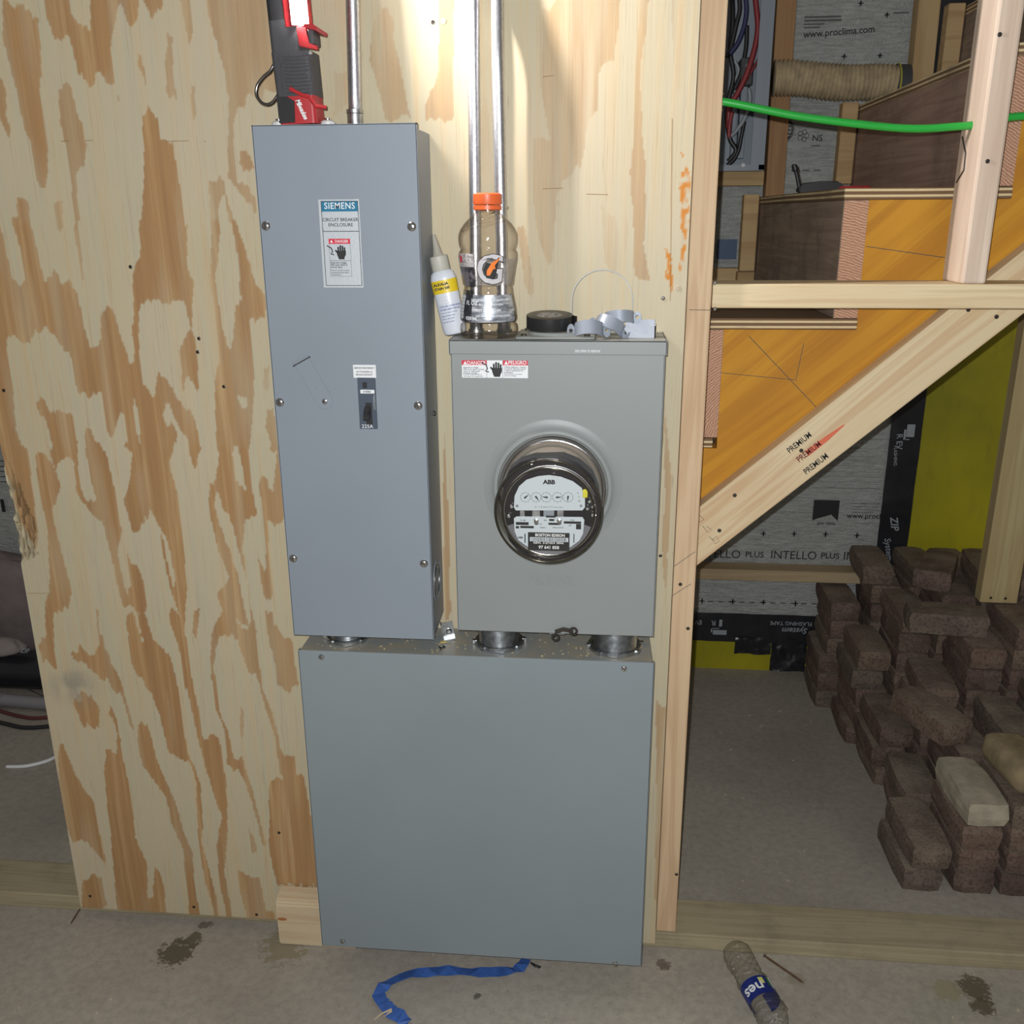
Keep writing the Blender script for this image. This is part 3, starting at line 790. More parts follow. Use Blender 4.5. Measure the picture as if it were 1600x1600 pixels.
# beige rounded block
mb = MB(); mb.box(-.046, .046, -.085, .085, 0, .062, .022, 4)
for v in mb.b.verts: v.co += Vector((mnoise.noise(v.co * 30), mnoise.noise(v.co * 30 + Vector((9, 9, 9))), mnoise.noise(v.co * 25 + Vector((3, 0, 7))))) * .003
bm = mb.b; T = Matrix.Translation((.905, .315, 4 * BH + .006)) @ Matrix.Rotation(math.radians(6), 4, 'Z'); bm.transform(T)
obj('concrete_block', bm, plain('beige_cobble', S(150, 134, 104), .9, var=.25, vs=25, bump=.6, bs=90), smooth=True, label='rounded beige cobble lying on the brick pile at the right edge', cat='stone', mw=T)

# upright offcut standing on the bricks
p0 = at(1560, 948, Y=.745); lumber('leaning_stud', (p0.x - .001, .765, 8 * BH + .002), (p0.x + .003, .765, 1.35), .089, .038, wood('brick_stud_lumber', S(196, 180, 134), S(160, 130, 84), ring=20), 'upright offcut board standing on the brick pile at the right edge', 'stud', up=(1, 0, 0))
so = bpy.data.objects['leaning_stud']
for q in ((1548, 934), (1571, 935)): screw_head('screw', at(*q, Y=.7455), .0035, so)

# ================================================================== LEFT BACKGROUND
m_bag = plain('dusty_mauve_sack', S(132, 120, 118), .7, var=.2, vs=12, bump=.5, bs=25)
def blob(name, p, s, mat, label, cat, seed=0, sub=3, amp=.25):
    bm = bmesh.new(); bmesh.ops.create_icosphere(bm, subdivisions=sub, radius=1)
    for v in bm.verts:
        n_ = mnoise.noise(v.co * 1.7 + Vector((seed, 0, 0))) * amp + mnoise.noise(v.co * 5 + Vector((seed, 4, 0))) * amp * .25
        v.co = Vector((v.co.x * s[0], v.co.y * s[1], v.co.z * s[2])) * (1 + n_)
        v.co.z = max(v.co.z, -s[2] * .8)
    bm.transform(Matrix.Translation(Vector(p)))
    return obj(name, bm, mat, smooth=True, label=label, cat=cat)
blob('sack', (-1.90, 1.105, .19), (.22, .055, .19), m_bag, 'dusty mauve sack slumped against the back wall left of the plywood', 'sack', 2)
blob('rag', (-1.775, .88, .155), (.075, .035, .03), plain('pale_rag', S(150, 140, 136), .8, bump=.4, bs=40), 'pale folded rag lying on the dark roll at the left edge', 'rag', 5)
tp = thing('tape_roll', (-1.83, .93, 0), 'dark printed roll lying on the floor in front of the mauve sack', 'roll')
mb = MB(); mb.tube([(-2.05, .92, .062), (-1.62, .92, .062)], .06, 24); obj('roll_body', mb, m_tape, tp, smooth='auto')
ptxt('ZIP', 38, 1017, 7, tp, m_tprint, Y=.855, shear=.3, bold=.02)
pp = thing('grey_pipe', (-1.75, .80, 0), 'grey plastic pipe lying on the floor at the left edge', 'pipe')
mb = MB(); mb.tube([(-2.1, .80, .022), (-1.735, .80, .022)], .022, 18); mb.tube([(-1.735, .80, .022), (-1.725, .80, .022), (-1.45, .78, .02)], [.019, .019, .019], 18); obj('pipe_tube', mb, plain('grey_pvc', S(140, 136, 140), .5), pp, smooth='auto')
def fc(L, r, mat, label, z=None):
    P = [at(x, y, Z=(z if z is not None else r)) for x, y in L]
    mb = MB(); mb.tube(smooth_pts(P), r, 8); return obj('loose_cable', mb, mat, smooth=True, label=label, cat='cable')
fc([(-60, 1095), (0, 1111), (30, 1119), (60, 1122), (120, 1115)], .0055, plain('dark_red_cable', S(96, 48, 44), .5), 'dark red cable lying on the floor left of the plywood')
fc([(-60, 1118), (0, 1129), (40, 1137), (90, 1133), (130, 1125)], .006, m_ck, 'black cable lying on the floor just below the red one')
fc([(10, 1198), (40, 1197), (70, 1190), (88, 1182), (120, 1165)], .0048, m_white, 'white cable with a stripped end on the floor left of the plywood')
fc([(36, 1074), (50, 1080), (68, 1088), (100, 1096)], .0018, m_zinc, 'thin bare wire on the floor near the grey pipe')

# ================================================================== PLYWOOD SHEET
PX0, PX1, PZ0, PZ1, PYF = -1.043, .1285, .024, 2.06, -.018
# outlines of the darker summer-wood figure, digitised per area: (origin x, origin y, scale, weight, outlines)
G = [
(0, 0, 4.0, [
 (.8, [(0,0),(150,0),(160,110),(235,130),(255,400),(250,560),(275,750),(295,1000),(285,1190),(240,1200),(205,1050),(185,880),(150,800),(100,560),(60,400),(20,280),(0,200)]),
 (.7, [(-60,400),(0,480),(40,560),(50,700),(40,730),(70,830),(75,900),(50,850),(0,700),(-60,600)]),
 (.85, [(270,-200),(415,-200),(440,80),(470,150),(550,180),(560,-200),(860,-200),(865,130),(820,165),(785,110),(745,40),(705,200),(690,300),(710,510),(665,520),(640,460),(605,400),(590,530),(570,570),(545,520),(490,450),(450,290),(425,205),(395,290),(350,220),(320,130),(290,70)]),
 (.8, [(890,-200),(1015,-200),(1015,10),(1000,60),(940,100),(905,50)]), (.6, [(1100,-200),(1185,-200),(1205,230),(1190,300),(1170,250),(1140,100)]),
 (.55, [(1280,-200),(1740,-200),(1740,600),(1540,620),(1500,700),(1470,760),(1465,900),(1470,1000),(1480,1150),(1560,1180),(1600,1250),(1600,1350),(1520,1250),(1460,1180),(1430,1100),(1425,900),(1425,650),(1400,450),(1340,200),(1300,60)]),
 (.7, [(865,350),(905,400),(920,530),(895,490),(865,430)]), (.5, [(1050,180),(1085,220),(1080,450),(1100,600),(1060,640),(1040,600),(1030,380)]), (.45, [(1195,520),(1230,540),(1235,740),(1215,790),(1195,700)]),
 (.65, [(360,530),(440,540),(480,680),(520,760),(540,900),(530,1060),(490,1080),(495,1300),(510,1400),(455,1400),(430,1080),(400,880),(370,740)]),
 (.9, [(930,650),(975,710),(1000,850),(1040,910),(1090,920),(1110,1050),(1140,1250),(1155,1420),(870,1420),(870,1400),(900,1200),(900,900),(885,740),(905,720),(915,750)]),
 (.7, [(1500,970),(1560,950),(1600,1060),(1530,1100),(1500,1060)]),
 (.5, [(1310,1120),(1400,1130),(1430,1250),(1480,1420),(1440,1420),(1400,1250),(1355,1280),(1365,1420),(1310,1420),(1300,1200)]),
 (.7, [(100,1235),(185,1240),(190,1360),(200,1420),(85,1420),(80,1380),(100,1340)]), (.6, [(335,1230),(390,1260),(400,1430),(370,1430),(345,1330)]), (.4, [(745,1260),(790,1270),(795,1310),(750,1290)]), (.5,[(720,570),(745,610),(738,660),(724,620)])]),
(0, 350, 3.5556, [
 (.8, [(75,0),(180,0),(215,180),(250,320),(290,260),(310,265),(345,325),(390,310),(425,360),(470,560),(500,680),(560,640),(560,470),(600,455),(645,510),(690,650),(720,770),(740,880),(745,990),(790,1250),(810,1340),(860,1370),(880,1290),(940,1300),(975,1250),(975,1250),(690,1250),(710,1200),(690,1030),(620,1200),(590,1130),(560,900),(520,930),(450,970),(430,950),(400,760),(330,650),(270,560),(200,600),(150,650),(50,620),(40,700),(60,800),(80,950),(100,1150),(130,1250),(-40,1250),(-40,0),(10,0),(60,270),(105,340),(135,300),(120,180)]),
 (.5, [(400,0),(430,0),(460,180),(480,310),(460,290),(420,100)]),
 (.85, [(775,0),(1040,0),(1045,250),(1085,320),(1065,600),(1090,680),(1110,910),(1040,850),(1010,1020),(1080,1060),(1110,1200),(1110,1250),(1050,1250),(1050,1220),(960,1090),(920,1000),(905,1060),(930,1110),(985,1170),(985,1250),(790,1250),(775,1060),(745,990),(730,830),(750,700),(730,600),(745,430),(745,260),(780,180)]),
 (-1, [(780,420),(900,440),(1020,420),(1055,560),(1000,700),(1015,1000),(930,900),(880,810),(860,930),(800,900),(780,760),(765,550)]), (-1, [(745,1000),(770,1080),(800,1330),(780,1250),(750,1100)]),
 (.75, [(1170,0),(1220,0),(1220,160),(1205,330),(1235,600),(1275,720),(1305,650),(1310,500),(1345,420),(1330,200),(1290,0),(1315,0),(1400,300),(1470,400),(1480,520),(1395,560),(1410,760),(1415,960),(1395,1130),(1380,1250),(1200,1250),(1195,900),(1215,760),(1195,500),(1175,300)]),
 (-1, [(1320,960),(1370,960),(1375,1020),(1345,1010)]),
 (.7, [(1480,1000),(1520,1040),(1550,1250),(1500,1250),(1500,1200),(1475,1120)]), (.45, [(1460,780),(1500,780),(1500,900),(1460,920)]),
 (.8, [(195,970),(240,960),(290,1060),(320,1010),(400,1050),(430,1200),(435,1250),(205,1250),(245,1250),(290,1250),(290,1200),(260,1100),(215,1040)]),
 (.8, [(470,1150),(520,1150),(570,1250),(475,1250)])]),
(0, 700, 3.3333, [
 (.8, [(-10,0),(140,0),(160,150),(200,450),(190,560),(150,480),(100,380),(60,200)]),
 (.85, [(185,20),(230,20),(290,110),(310,200),(270,330),(330,560),(370,740),(350,850),(270,850),(280,1050),(300,1150),(220,1100),(200,1020),(240,990),(230,850),(250,740),(250,450),(210,250),(190,120)]),
 (.85, [(250,0),(410,0),(400,100),(430,240),(480,260),(500,280),(470,160),(445,0),(540,0),(590,200),(630,440),(610,550),(650,750),(700,850),(760,870),(800,1000),(880,1080),(920,1230),(800,1300),(780,1220),(750,1000),(710,850),(640,820),(600,650),(540,430),(470,320),(400,230),(380,60),(300,60),(290,110)]),
 (.95, [(690,0),(880,0),(880,80),(920,250),(960,530),(975,700),(960,880),(950,900),(990,1150),(1000,1240),(965,1240),(940,1030),(890,940),(885,870),(900,840),(930,850),(960,920),(900,760),(850,560),(830,430),(780,340),(740,420),(690,450),(660,330),(640,250),(680,150)]),
 (-1, [(770,340),(830,420),(880,500),(915,680),(910,740),(880,620),(850,480),(800,400)]),
 (.8, [(660,560),(740,660),(770,830),(750,870),(680,830),(660,760),(680,740),(670,640)]),
 (.85, [(985,0),(1050,0),(1035,80),(1015,130),(1000,90)]),
 (.85, [(1085,160),(1120,170),(1130,240),(1110,260),(1140,400),(1240,650),(1280,850),(1300,930),(1240,900),(1170,990),(1110,1000),(1120,1220),(1105,1220),(1100,960),(1160,860),(1130,750),(1190,700),(1130,520),(1085,330)]),
 (.85, [(1120,170),(1140,0),(1210,0),(1230,160),(1260,215),(1290,215),(1260,80),(1240,0),(1290,0),(1340,330),(1280,400),(1260,500),(1300,750),(1330,950),(1345,1120),(1370,1220),(1355,1220),(1340,1170),(1300,1160),(1270,1050),(1220,990),(1200,900),(1290,940),(1310,900),(1290,700),(1230,500),(1190,350),(1140,270)]),
 (.7, [(1350,180),(1370,150),(1420,220),(1440,0),(1500,0),(1500,300),(1470,370),(1400,400),(1410,650),(1420,800),(1380,780),(1340,560),(1390,640),(1370,330)]),
 (.8, [(1380,850),(1420,860),(1440,1040),(1530,1080),(1560,1220),(1500,1270),(1450,1240),(1430,1100),(1400,1000)]),
 (.8, [(690,980),(760,1010),(770,1200),(720,1150)]), (.8, [(1010,850),(1050,860),(1020,990),(1000,960)]), (.5, [(500,830),(520,850),(530,1050),(510,950)]),
 (.8, [(360,1090),(420,1050),(480,1080),(540,980),(560,1080),(610,1180),(560,1220),(440,1130)])]),
(100, 960, 3.2, [
 (.8, [(310,0),(350,0),(420,230),(450,350),(440,400),(340,260)]),
 (.95, [(375,80),(430,100),(460,150),(520,190),(560,330),(590,500),(620,700),(680,830),(700,1060),(690,1130),(760,1400),(780,1560),(760,1560),(700,1300),(670,1100),(665,850),(630,740),(520,690),(480,520),(430,370),(460,340),(420,150)]),
 (.85, [(560,80),(600,80),(620,200),(660,420),(700,640),(740,600),(775,630),(810,860),(820,1100),(800,1280),(850,1560),(820,1560),(780,1350),(765,1150),(790,1000),(740,870),(700,740),(640,500),(600,250),(570,140)]),
 (.8, [(740,100),(770,130),(750,250),(780,480),(820,580),(850,720),(900,730),(950,900),(1020,1150),(1000,1150),(920,880),(870,770),(820,760),(800,560),(760,470),(735,200)]),
 (.85, [(870,100),(960,100),(970,200),(1000,380),(1060,560),(1110,760),(1110,810),(1080,800),(1050,620),(1010,490),(960,300),(920,280),(870,140)]),
 (.8, [(1060,60),(1150,150),(1165,340),(1110,385),(1070,360),(1040,160)]),
 (1, [(1080,700),(1150,700),(1160,790),(1205,830),(1300,1360),(1070,1360),(1030,1190),(1020,900),(1050,800),(1100,830)]),
 (.9, [(60,400),(130,400),(175,470),(170,560),(90,560),(50,460)]),
 (1, [(215,470),(260,500),(285,620),(340,950),(360,1130),(410,1230),(415,1400),(440,1410),(450,1240),(490,1330),(520,1560),(280,1560),(240,1200),(210,900),(205,740),(215,660),(270,710),(270,600)]),
 (.9, [(370,530),(410,540),(450,670),(500,820),(560,950),(600,1080),(640,1170),(665,1400),(690,1560),(630,1560),(600,1200),(540,1060),(500,900),(400,760),(370,640)]),
 (.8, [(190,130),(230,200),(310,430),(360,600),(330,560),(280,400),(200,320),(140,260),(40,240),(60,190),(130,210),(180,250)]),
 (.8, [(-30,660),(0,660),(60,800),(150,950),(200,1180),(210,1260),(120,1150),(40,1130),(-30,960)]), (.85, [(90,1340),(150,1290),(190,1330),(220,1480),(90,1480)]),
 (.7, [(920,1080),(960,1130),(980,1240),(940,1180)]), (.8, [(870,1260),(980,1330),(1010,1480),(1055,1500),(1055,1560),(920,1560),(880,1380)]), (.5, [(880,430),(900,500),(895,630),(875,600)]), (.35, [(955,660),(985,700),(975,740)])]),
(800, 0, 2.963, [
 (.42, [(240,-60),(500,-60),(490,100),(470,270),(415,290),(400,520),(345,600),(320,780),(250,830),(205,900),(190,1250),(130,1150),(90,900),(100,650),(170,640),(160,560),(130,400),(140,50)]),
 (.5, [(580,-60),(640,-60),(620,180),(590,300),(605,640),(625,760),(620,1050),(610,1100),(640,1300),(570,1280),(560,1050),(540,800),(560,600)]),
 (.3, [(400,900),(500,1050),(520,1200),(470,1300),(430,1200)]), (.28, [(740,-60),(860,-60),(850,400),(750,430)]), (.5, [(20,1040),(60,1050),(100,1300),(90,1430),(50,1300)]), (.3, [(-180,700),(-120,400),(-60,900),(-60,1560),(-150,1560)])]),
(380, 0, 5.0, [
 (.45, [(1020,60),(1180,120),(1170,280),(1220,480),(1260,700),(1310,940),(1100,940),(1060,700),(980,500)]), (.5, [(1520,-60),(1650,-60),(1650,950),(1430,930),(1440,780),(1530,600)]), (.3, [(700,550),(830,550),(830,800),(700,940)])]),
(690, 550, 1.0, [(.6, [(4,120),(9,160),(12,330),(16,410),(6,420),(2,300)]), (.5, [(350,60),(358,200),(352,420),(345,300)]), (.5, [(335,540),(350,560),(345,860),(332,860)])]),
]
RUST = [(800, 0, 2.963, [[(770,850),(785,790),(790,770),(815,775),(820,830),(822,900),(800,860),(825,1000),(812,1060),(790,1240),(778,1230),(790,1090),(765,1010),(780,960)], [(710,1180),(730,1190),(745,1250),(750,1370),(735,1370),(725,1300),(700,1340),(715,1260)], [(700,970),(715,985),(705,985)], [(780,690),(800,700),(790,720)]])]
ST = .0025
nx = int((PX1 - PX0) / ST); nz = int((1.74 - PZ0) / ST)
gx = np.linspace(PX0, PX1, nx + 1); gz = np.linspace(PZ0, 1.74, nz + 1)
XX, ZZ = np.meshgrid(gx, gz)
rs = np.random.RandomState(3)
def smooth1(n, k):
    a = rs.rand(n + k) - .5
    return np.convolve(a, np.ones(k) / k, 'same')[:n] * math.sqrt(k)
def vnoise(sx, sz):      # value noise in grid cells, sx/sz cells per feature
    a = rs.rand(int(nz / sz) + 3, int(nx / sx) + 3) - .5
    u = np.arange(nx + 1) / sx; v = np.arange(nz + 1) / sz
    iu = u.astype(int); iv = v.astype(int); fu = u - iu; fv = (v - iv)[:, None]
    fu = fu * fu * (3 - 2 * fu); fv = fv * fv * (3 - 2 * fv)
    A = a[np.ix_(iv, iu)]; B = a[np.ix_(iv, iu + 1)]; C_ = a[np.ix_(iv + 1, iu)]; D = a[np.ix_(iv + 1, iu + 1)]
    return (A * (1 - fu) + B * fu) * (1 - fv) + (C_ * (1 - fu) + D * fu) * fv
Mn = np.array([list(r) for r in M])
XJ = XX + vnoise(7, 36) * .005 + vnoise(2, 8) * .0015
ZJ = ZZ + vnoise(3.5, 60) * .018 + vnoise(1.3, 30) * .012
P3 = np.stack([XJ - CAM.x, np.full_like(XJ, PYF - CAM.y), ZJ - CAM.z], -1) @ Mn.T
UU = 800 + F * P3[..., 0] / P3[..., 2]; VV = 800 + F * P3[..., 1] / P3[..., 2]
def inside(poly):
    xs = np.array([p[0] for p in poly], float); ys = np.array([p[1] for p in poly], float)
    m = (UU > xs.min()) & (UU < xs.max()) & (VV > ys.min()) & (VV < ys.max())
    r = np.zeros(UU.shape, bool); idx = np.nonzero(m)
    if len(idx[0]) == 0: return r
    u = UU[idx]; v = VV[idx]; c = np.zeros(len(u), bool)
    for k in range(len(xs)):
        x1, y1, x2, y2 = xs[k - 1], ys[k - 1], xs[k], ys[k]
        if y1 == y2: continue
        c ^= ((y1 > v) != (y2 > v)) & (u < (x2 - x1) * (v - y1) / (y2 - y1) + x1)
    r[idx] = c; return r
FIG = np.zeros(UU.shape); RU = np.zeros(UU.shape)
for ox, oy, s, L in G:
    for wgt, poly in L:
        ins = inside([(ox + a / s, oy + b / s) for a, b in poly])
        if wgt < 0: FIG[ins] = 0
        else: FIG[ins] = np.maximum(FIG[ins], wgt)
# bands fade softly along their own length and inside
FIG *= (1 - .35 * np.clip(vnoise(7, 60) * 2 + .2, 0, 1))
up = (VV < -20); FIG[up] = np.clip((vnoise(14, 150) * 4)[up], 0, .8)
for ox, oy, s, L in RUST:
    for poly in L: RU[inside([(ox + a / s, oy + b / s) for a, b in poly])] = 1
RU *= np.clip(vnoise(2, 3) * 3 + .9, 0, 1)
DM = np.zeros(UU.shape)   # splintered, dirty left edge
wz = np.exp(-((ZZ - .86) / .085) ** 2)
wz = np.where(ZZ < .80, np.exp(-((ZZ - .80) / .012) ** 2), wz)
edge = (XX - PX0) + vnoise(3, 12) * .012
DM = np.clip(1.2 * wz * (edge < .034 * wz + .003), 0, 1) * np.clip(vnoise(1.3, 6) * 2.2 + .75, 0, 1)
GR = np.zeros(UU.shape)   # grey smudge
GR = np.exp(-(((UU - 112) / 30) ** 2 + ((VV - 1072) / 26) ** 2)) * np.clip(vnoise(8, 10) * 2 + .8, 0, 1)
FIG = np.where(GR > .35, FIG * .5, FIG)
def blur(a): 
    b = a.copy(); b[1:-1, 1:-1] = (a[1:-1, 1:-1] * 4 + a[:-2, 1:-1] + a[2:, 1:-1] + a[1:-1, :-2] + a[1:-1, 2:]) / 8; return b
FIG = blur(FIG)
YY = np.full_like(XX, PYF) + DM * (.004 + vnoise(1.5, 5) * .006) * -0 + DM * .004
XE = XX.copy()
chip = np.clip(vnoise(2, 6)[:, 0:1] * .02 + .004, 0, .012) * wz[:, 0:1]
XE[:, 0:1] += chip
vs = np.stack([XE, YY, ZZ], -1).reshape(-1, 3)
ii = np.arange((nx + 1) * (nz + 1)).reshape(nz + 1, nx + 1)
q = np.stack([ii[:-1, :-1], ii[:-1, 1:], ii[1:, 1:], ii[1:, :-1]], -1).reshape(-1, 4)
n0 = len(vs)
extra = []; eq = []
# body behind the veneer: border loop to the back
loop = list(ii[0, :]) + list(ii[1:, -1]) + list(ii[-1, :-1][::-1]) + list(ii[1:-1, 0][::-1])
for v in loop: extra.append((vs[v][0], 0.0, vs[v][2]))
nl = len(loop)
for k in range(nl): eq.append((loop[k], n0 + k, n0 + (k + 1) % nl, loop[(k + 1) % nl]))
vs = np.concatenate([vs, np.array(extra)])
faces = np.concatenate([q, np.array(eq)])
me = bpy.data.meshes.new('plywood_sheet')
me.from_pydata(vs.tolist(), [], faces.tolist())
me.update()
for nm, A in (('figure', FIG), ('rust', RU), ('damage', DM), ('smudge', GR)):
    at_ = me.attributes.new(nm, 'FLOAT', 'POINT')
    at_.data.foreach_set('value', np.concatenate([A.reshape(-1), np.zeros(len(extra))]).astype(np.float32))
def plymat():
    t = NT('pine_plywood_veneer'); t.set(.6, 0, .35)
    A = {}
    for nm in ('figure', 'rust', 'damage', 'smudge'):
        a = t.n('Attribute', attribute_name=nm); A[nm] = a.outputs['Fac']
    fine = t.noise(1, (420, 420, 9), 3, .6); mid_ = t.noise(1, (70, 70, 2.2), 4, .6, .3); big = t.noise(2.5, detail=3)
    pale = t.ramp(mid_, [(.3, S(190, 181, 155)), (.5, S(195, 184, 154)), (.75, S(200, 178, 140))])
    pale = t.mix(t.ramp(big, [(.45, (0, 0, 0)), (.7, (.5, .5, .5))]), pale, S(206, 190, 164))
    tan = t.ramp(mid_, [(.3, S(162, 124, 84)), (.55, S(176, 138, 94)), (.75, S(198, 166, 122))])
    f = t.math('ADD', A['figure'], t.math('MULTIPLY', t.math('SUBTRACT', fine, .5), .35))
    c = t.mix(t.ramp(f, [(.22, (0, 0, 0)), (.42, (.55, .55, .55)), (.8, (1, 1, 1))]), pale, tan)
    c = t.mix(t.ramp(fine, [(.30, (.28, .28, .28)), (.42, (0, 0, 0))]), c, S(158, 130, 96))
    # small dark pith flecks
    fl_ = t.noise(1, (160, 160, 14), 2, .5)
    c = t.mix(t.ramp(fl_, [(.72, (0, 0, 0)), (.8, (.4, .4, .4))]), c, S(110, 82, 52))
    c = t.mix(t.math('MULTIPLY', A['smudge'], .75), c, S(146, 140, 128))
    c = t.mix(A['rust'], c, S(200, 128, 40))
    c = t.mix(t.math('MULTIPLY', A['damage'], t.ramp(fine, [(.35, (1, 1, 1)), (.6, (.35, .35, .35))])), c, S(84, 70, 46))
    t.col(c); t.bump(t.math('ADD', t.math('MULTIPLY', fine, .6), mid_), .25, .0012)
    return t.m
me.materials.append(plymat()); me.materials.append(m_plyE)
mi = np.zeros(len(faces), np.int32); mi[len(q):] = 1
me.polygons.foreach_set('material_index', mi)
ply = bpy.data.objects.new('plywood_sheet', me); COL.objects.link(ply); WM[ply.name] = Matrix()
tag(ply, 'big pine plywood sheet with wavy tan grain behind the grey enclosures', 'plywood')
for q_ in ((204, 417), (311, 529), (309, 550), (350, 604), (6, 610), (693, 33), (676, 35), (871, 317), (1059, 450), (436, 1301), (1032, 868), (141, 1400), (672, 346), (1036, 466), (401, 1429), (303, 1417)):
    pq = at(*q_, Y=PYF)
    big_ = q_ in ((1059, 450), (871, 317), (693, 33))
    screw_head('screw', pq + Vector((0, -.0004, 0)), .0042 if big_ else .003, ply, m_steel_dark if not big_ else plain('pale_screw_head', S(190, 176, 150), .6), proud=.0006)
mb = MB()
for a, b in (((95, 221), (108, 220)), ((133, 220), (145, 219)), ((258, 221), (295, 220)), ((318, 221), (322, 221)), ((1050, 185), (1047, 470)), ((916, 303), (950, 304)), ((848, 295), (880, 294)), ((848, 120), (866, 118)), ((43, 927), (78, 927))):
    line3(mb, a, b, PYF, .0004)
obj('hairline_crack', mb, plain('crack_brown_wood', S(150, 112, 76), .8), ply, kind='stuff')  # cracks drawn as thin brown lines on the veneer

# offcut block at the foot of the sheet
bk = thing('wood_block', (-.57, -.05, 0), 'pale wood offcut standing on the floor beside the lowest grey box', 'wood block')
mb = MB(); f0 = at(433, 1452, Z=0); 
bx0, bx1 = at(433, 1440, Y=-.058).x, -.515
pr = [(-.058, .0), (-.058, .096), (-.052, .104), (-.0205, .112), (-.0205, 0)]
bx0 = at(431, 1420, Y=-.058).x
mb.prism(pr, bx0, bx1 + .06, 'yz'); bmesh.ops.bevel(mb.b, geom=mb.b.edges[:], offset=.003, segments=2, affect='EDGES')
obj('block_body', mb, m_lum, bk, smooth='auto')
mb = MB(); kp = at(441, 1436, Y=-.058); mb.lathe([(.006, 0), (.006, .0004)], kp, to_y(), 16); bmesh.ops.scale(mb.b, vec=(1.6, 1, .6), space=Matrix.Translation(-kp), verts=mb.b.verts)
obj('knot', mb, plain('knot_brown', S(168, 112, 66), .8), bk)

# ================================================================== GREY ENCLOSURES
BY = PYF                        # back of the boxes rests on the plywood
def front_screw(p, parent, r=.0068, slot_rot=45, proud=.0042):
    mb = MB(); mb.lathe([(r, 0), (r, proud * .35), (r * .8, proud * .8), (r * .45, proud)], p, to_y(), 20)
    s = obj('cover_screw', mb, m_chrome, parent, smooth='auto')
    mb = MB(); T = Matrix.Translation(Vector(p) + Vector((0, -proud, 0))) @ Matrix.Rotation(math.radians(slot_rot), 4, 'Y')
    mb.box(-r * .62, r * .62, -.0003, .0006, -r * .1, r * .1, mat=T)
    obj('slot', mb, m_ink, s)
    return s

# --- tall breaker enclosure
EX0, EX1, EZ0, EZ1, EY = -.5035, -.2655, .7095, 1.5025, -.130
en = thing('breaker_enclosure', ((EX0 + EX1) / 2, -.07, EZ0), 'tall narrow grey circuit breaker enclosure on the left of the plywood', 'electrical enclosure')
mb = MB(); mb.box(EX0 + .003, EX1 - .0015, EY + .004, BY - .0003, EZ0 + .003, EZ1 - .006, .0012); obj('body', mb, m_panel, en)
mb = MB(); mb.box(EX0, EX1, EY, EY + .002, EZ0, EZ1, .0008); 
mb.box(EX0, EX0 + .0015, EY, EY + .012, EZ0, EZ1); mb.box(EX1 - .0015, EX1, EY, EY + .012, EZ0, EZ1); mb.box(EX0, EX1, EY, EY + .012, EZ1 - .0015, EZ1)
cov = obj('cover', mb, m_panel, en)
for q_, a in (((415, 353), 85), ((643, 354), 50), ((437, 629), 60), ((653, 634), 70), ((458, 873), 75), ((662, 881), 40)):
    front_screw(at(*q_, Y=EY - .002) + Vector((0, .002, 0)), en, slot_rot=a)
# swivel cover plate
mb = MB(); A_, B_ = at(471, 565, Y=EY), at(508, 627, Y=EY)
dv = (B_ - A_).normalized(); nv = Vector((dv.z, 0, -dv.x)); hw = .0125
pts = [A_ - nv * hw * 1.15 - dv * .004, A_ + nv * hw + dv * -.004]
for k in range(9):
    a = math.pi * k / 8; pts.append(B_ + nv * hw * math.cos(a) + dv * hw * math.sin(a))
mb.prism([(p.x, p.z) for p in pts], EY - .0013, EY); bmesh.ops.bevel(mb.b, geom=mb.b.edges[:], offset=.0004, affect='EDGES')
sw = obj('swivel_plate', mb, m_panel, en)
mb = MB(); mb.tube([A_ - nv * hw * 1.3 + Vector((0, -.001, 0)), A_ + nv * hw * 1.2 + Vector((0, -.001, 0))], .0011, 8); obj('folded_lip', mb, m_rubber, sw)
mb = MB(); pz = at(498, 606, Y=EY); mb.lathe([(.0028, 0), (.0028, .0016), (.0012, .0018)], pz, to_y(), 14); obj('dimple', mb, m_panel, sw)
front_screw(B_ + Vector((0, -.0012, 0)), en, r=.0046, slot_rot=30, proud=.003)
# name plate
def quad(mb, c, y0, y1): mb.prism([(p.x, p.z) for p in c], y0, y1)
a, b, c_, d_ = [at(*p, Y=EY) for p in ((494, 311), (557.5, 312), (565, 450), (504.5, 449))]
mz = lambda px, py: at(px, py, Y=EY)
mb = MB(); mb.box(mz(497, 311).x, mz(561, 311).x, EY - .0005, EY, mz(530, 449.5).z, mz(530, 311.5).z, .0002)
npl = obj('name_plate', mb, plain('brushed_aluminium', S(196, 202, 206), .4, .25, bump=.1), en, label='silver name plate with blue band')
nx0, nx1 = mz(500, 311).x + .001, mz(558, 311).x + .001
zt, zb2 = mz(530, 314).z, mz(530, 446.5).z
Yp = EY - .0006
mb = MB(); w = .0008
rects(mb, [(nx0, nx1, zt - w, zt), (nx0, nx1, zb2, zb2 + w), (nx0, nx0 + w, zb2, zt), (nx1 - w, nx1, zb2, zt), (nx0, nx1, mz(530, 362).z, mz(530, 361).z)], Yp, .0002)
obj('printed_frame', mb, m_ink, npl)
mb = MB(); rects(mb, [(nx0 + w, nx1 - w, mz(530, 330.5).z, zt - w)], Yp, .0002); obj('blue_band', mb, m_blueink, npl)
cx_ = (nx0 + nx1) / 2
text('lettering', 'SIEMENS', .0125, (cx_, Yp - .0003, mz(530, 322).z), m_white, npl, bold=.008, sx=.92, spacing=1.08)
text('lettering', 'CIRCUIT BREAKER', .0066, (cx_, Yp - .0001, mz(530, 343.5).z), m_ink, npl, bold=.005, sx=.98)
text('lettering', 'ENCLOSURE', .0066, (cx_, Yp - .0001, mz(530, 351.5).z), m_ink, npl, bold=.005)
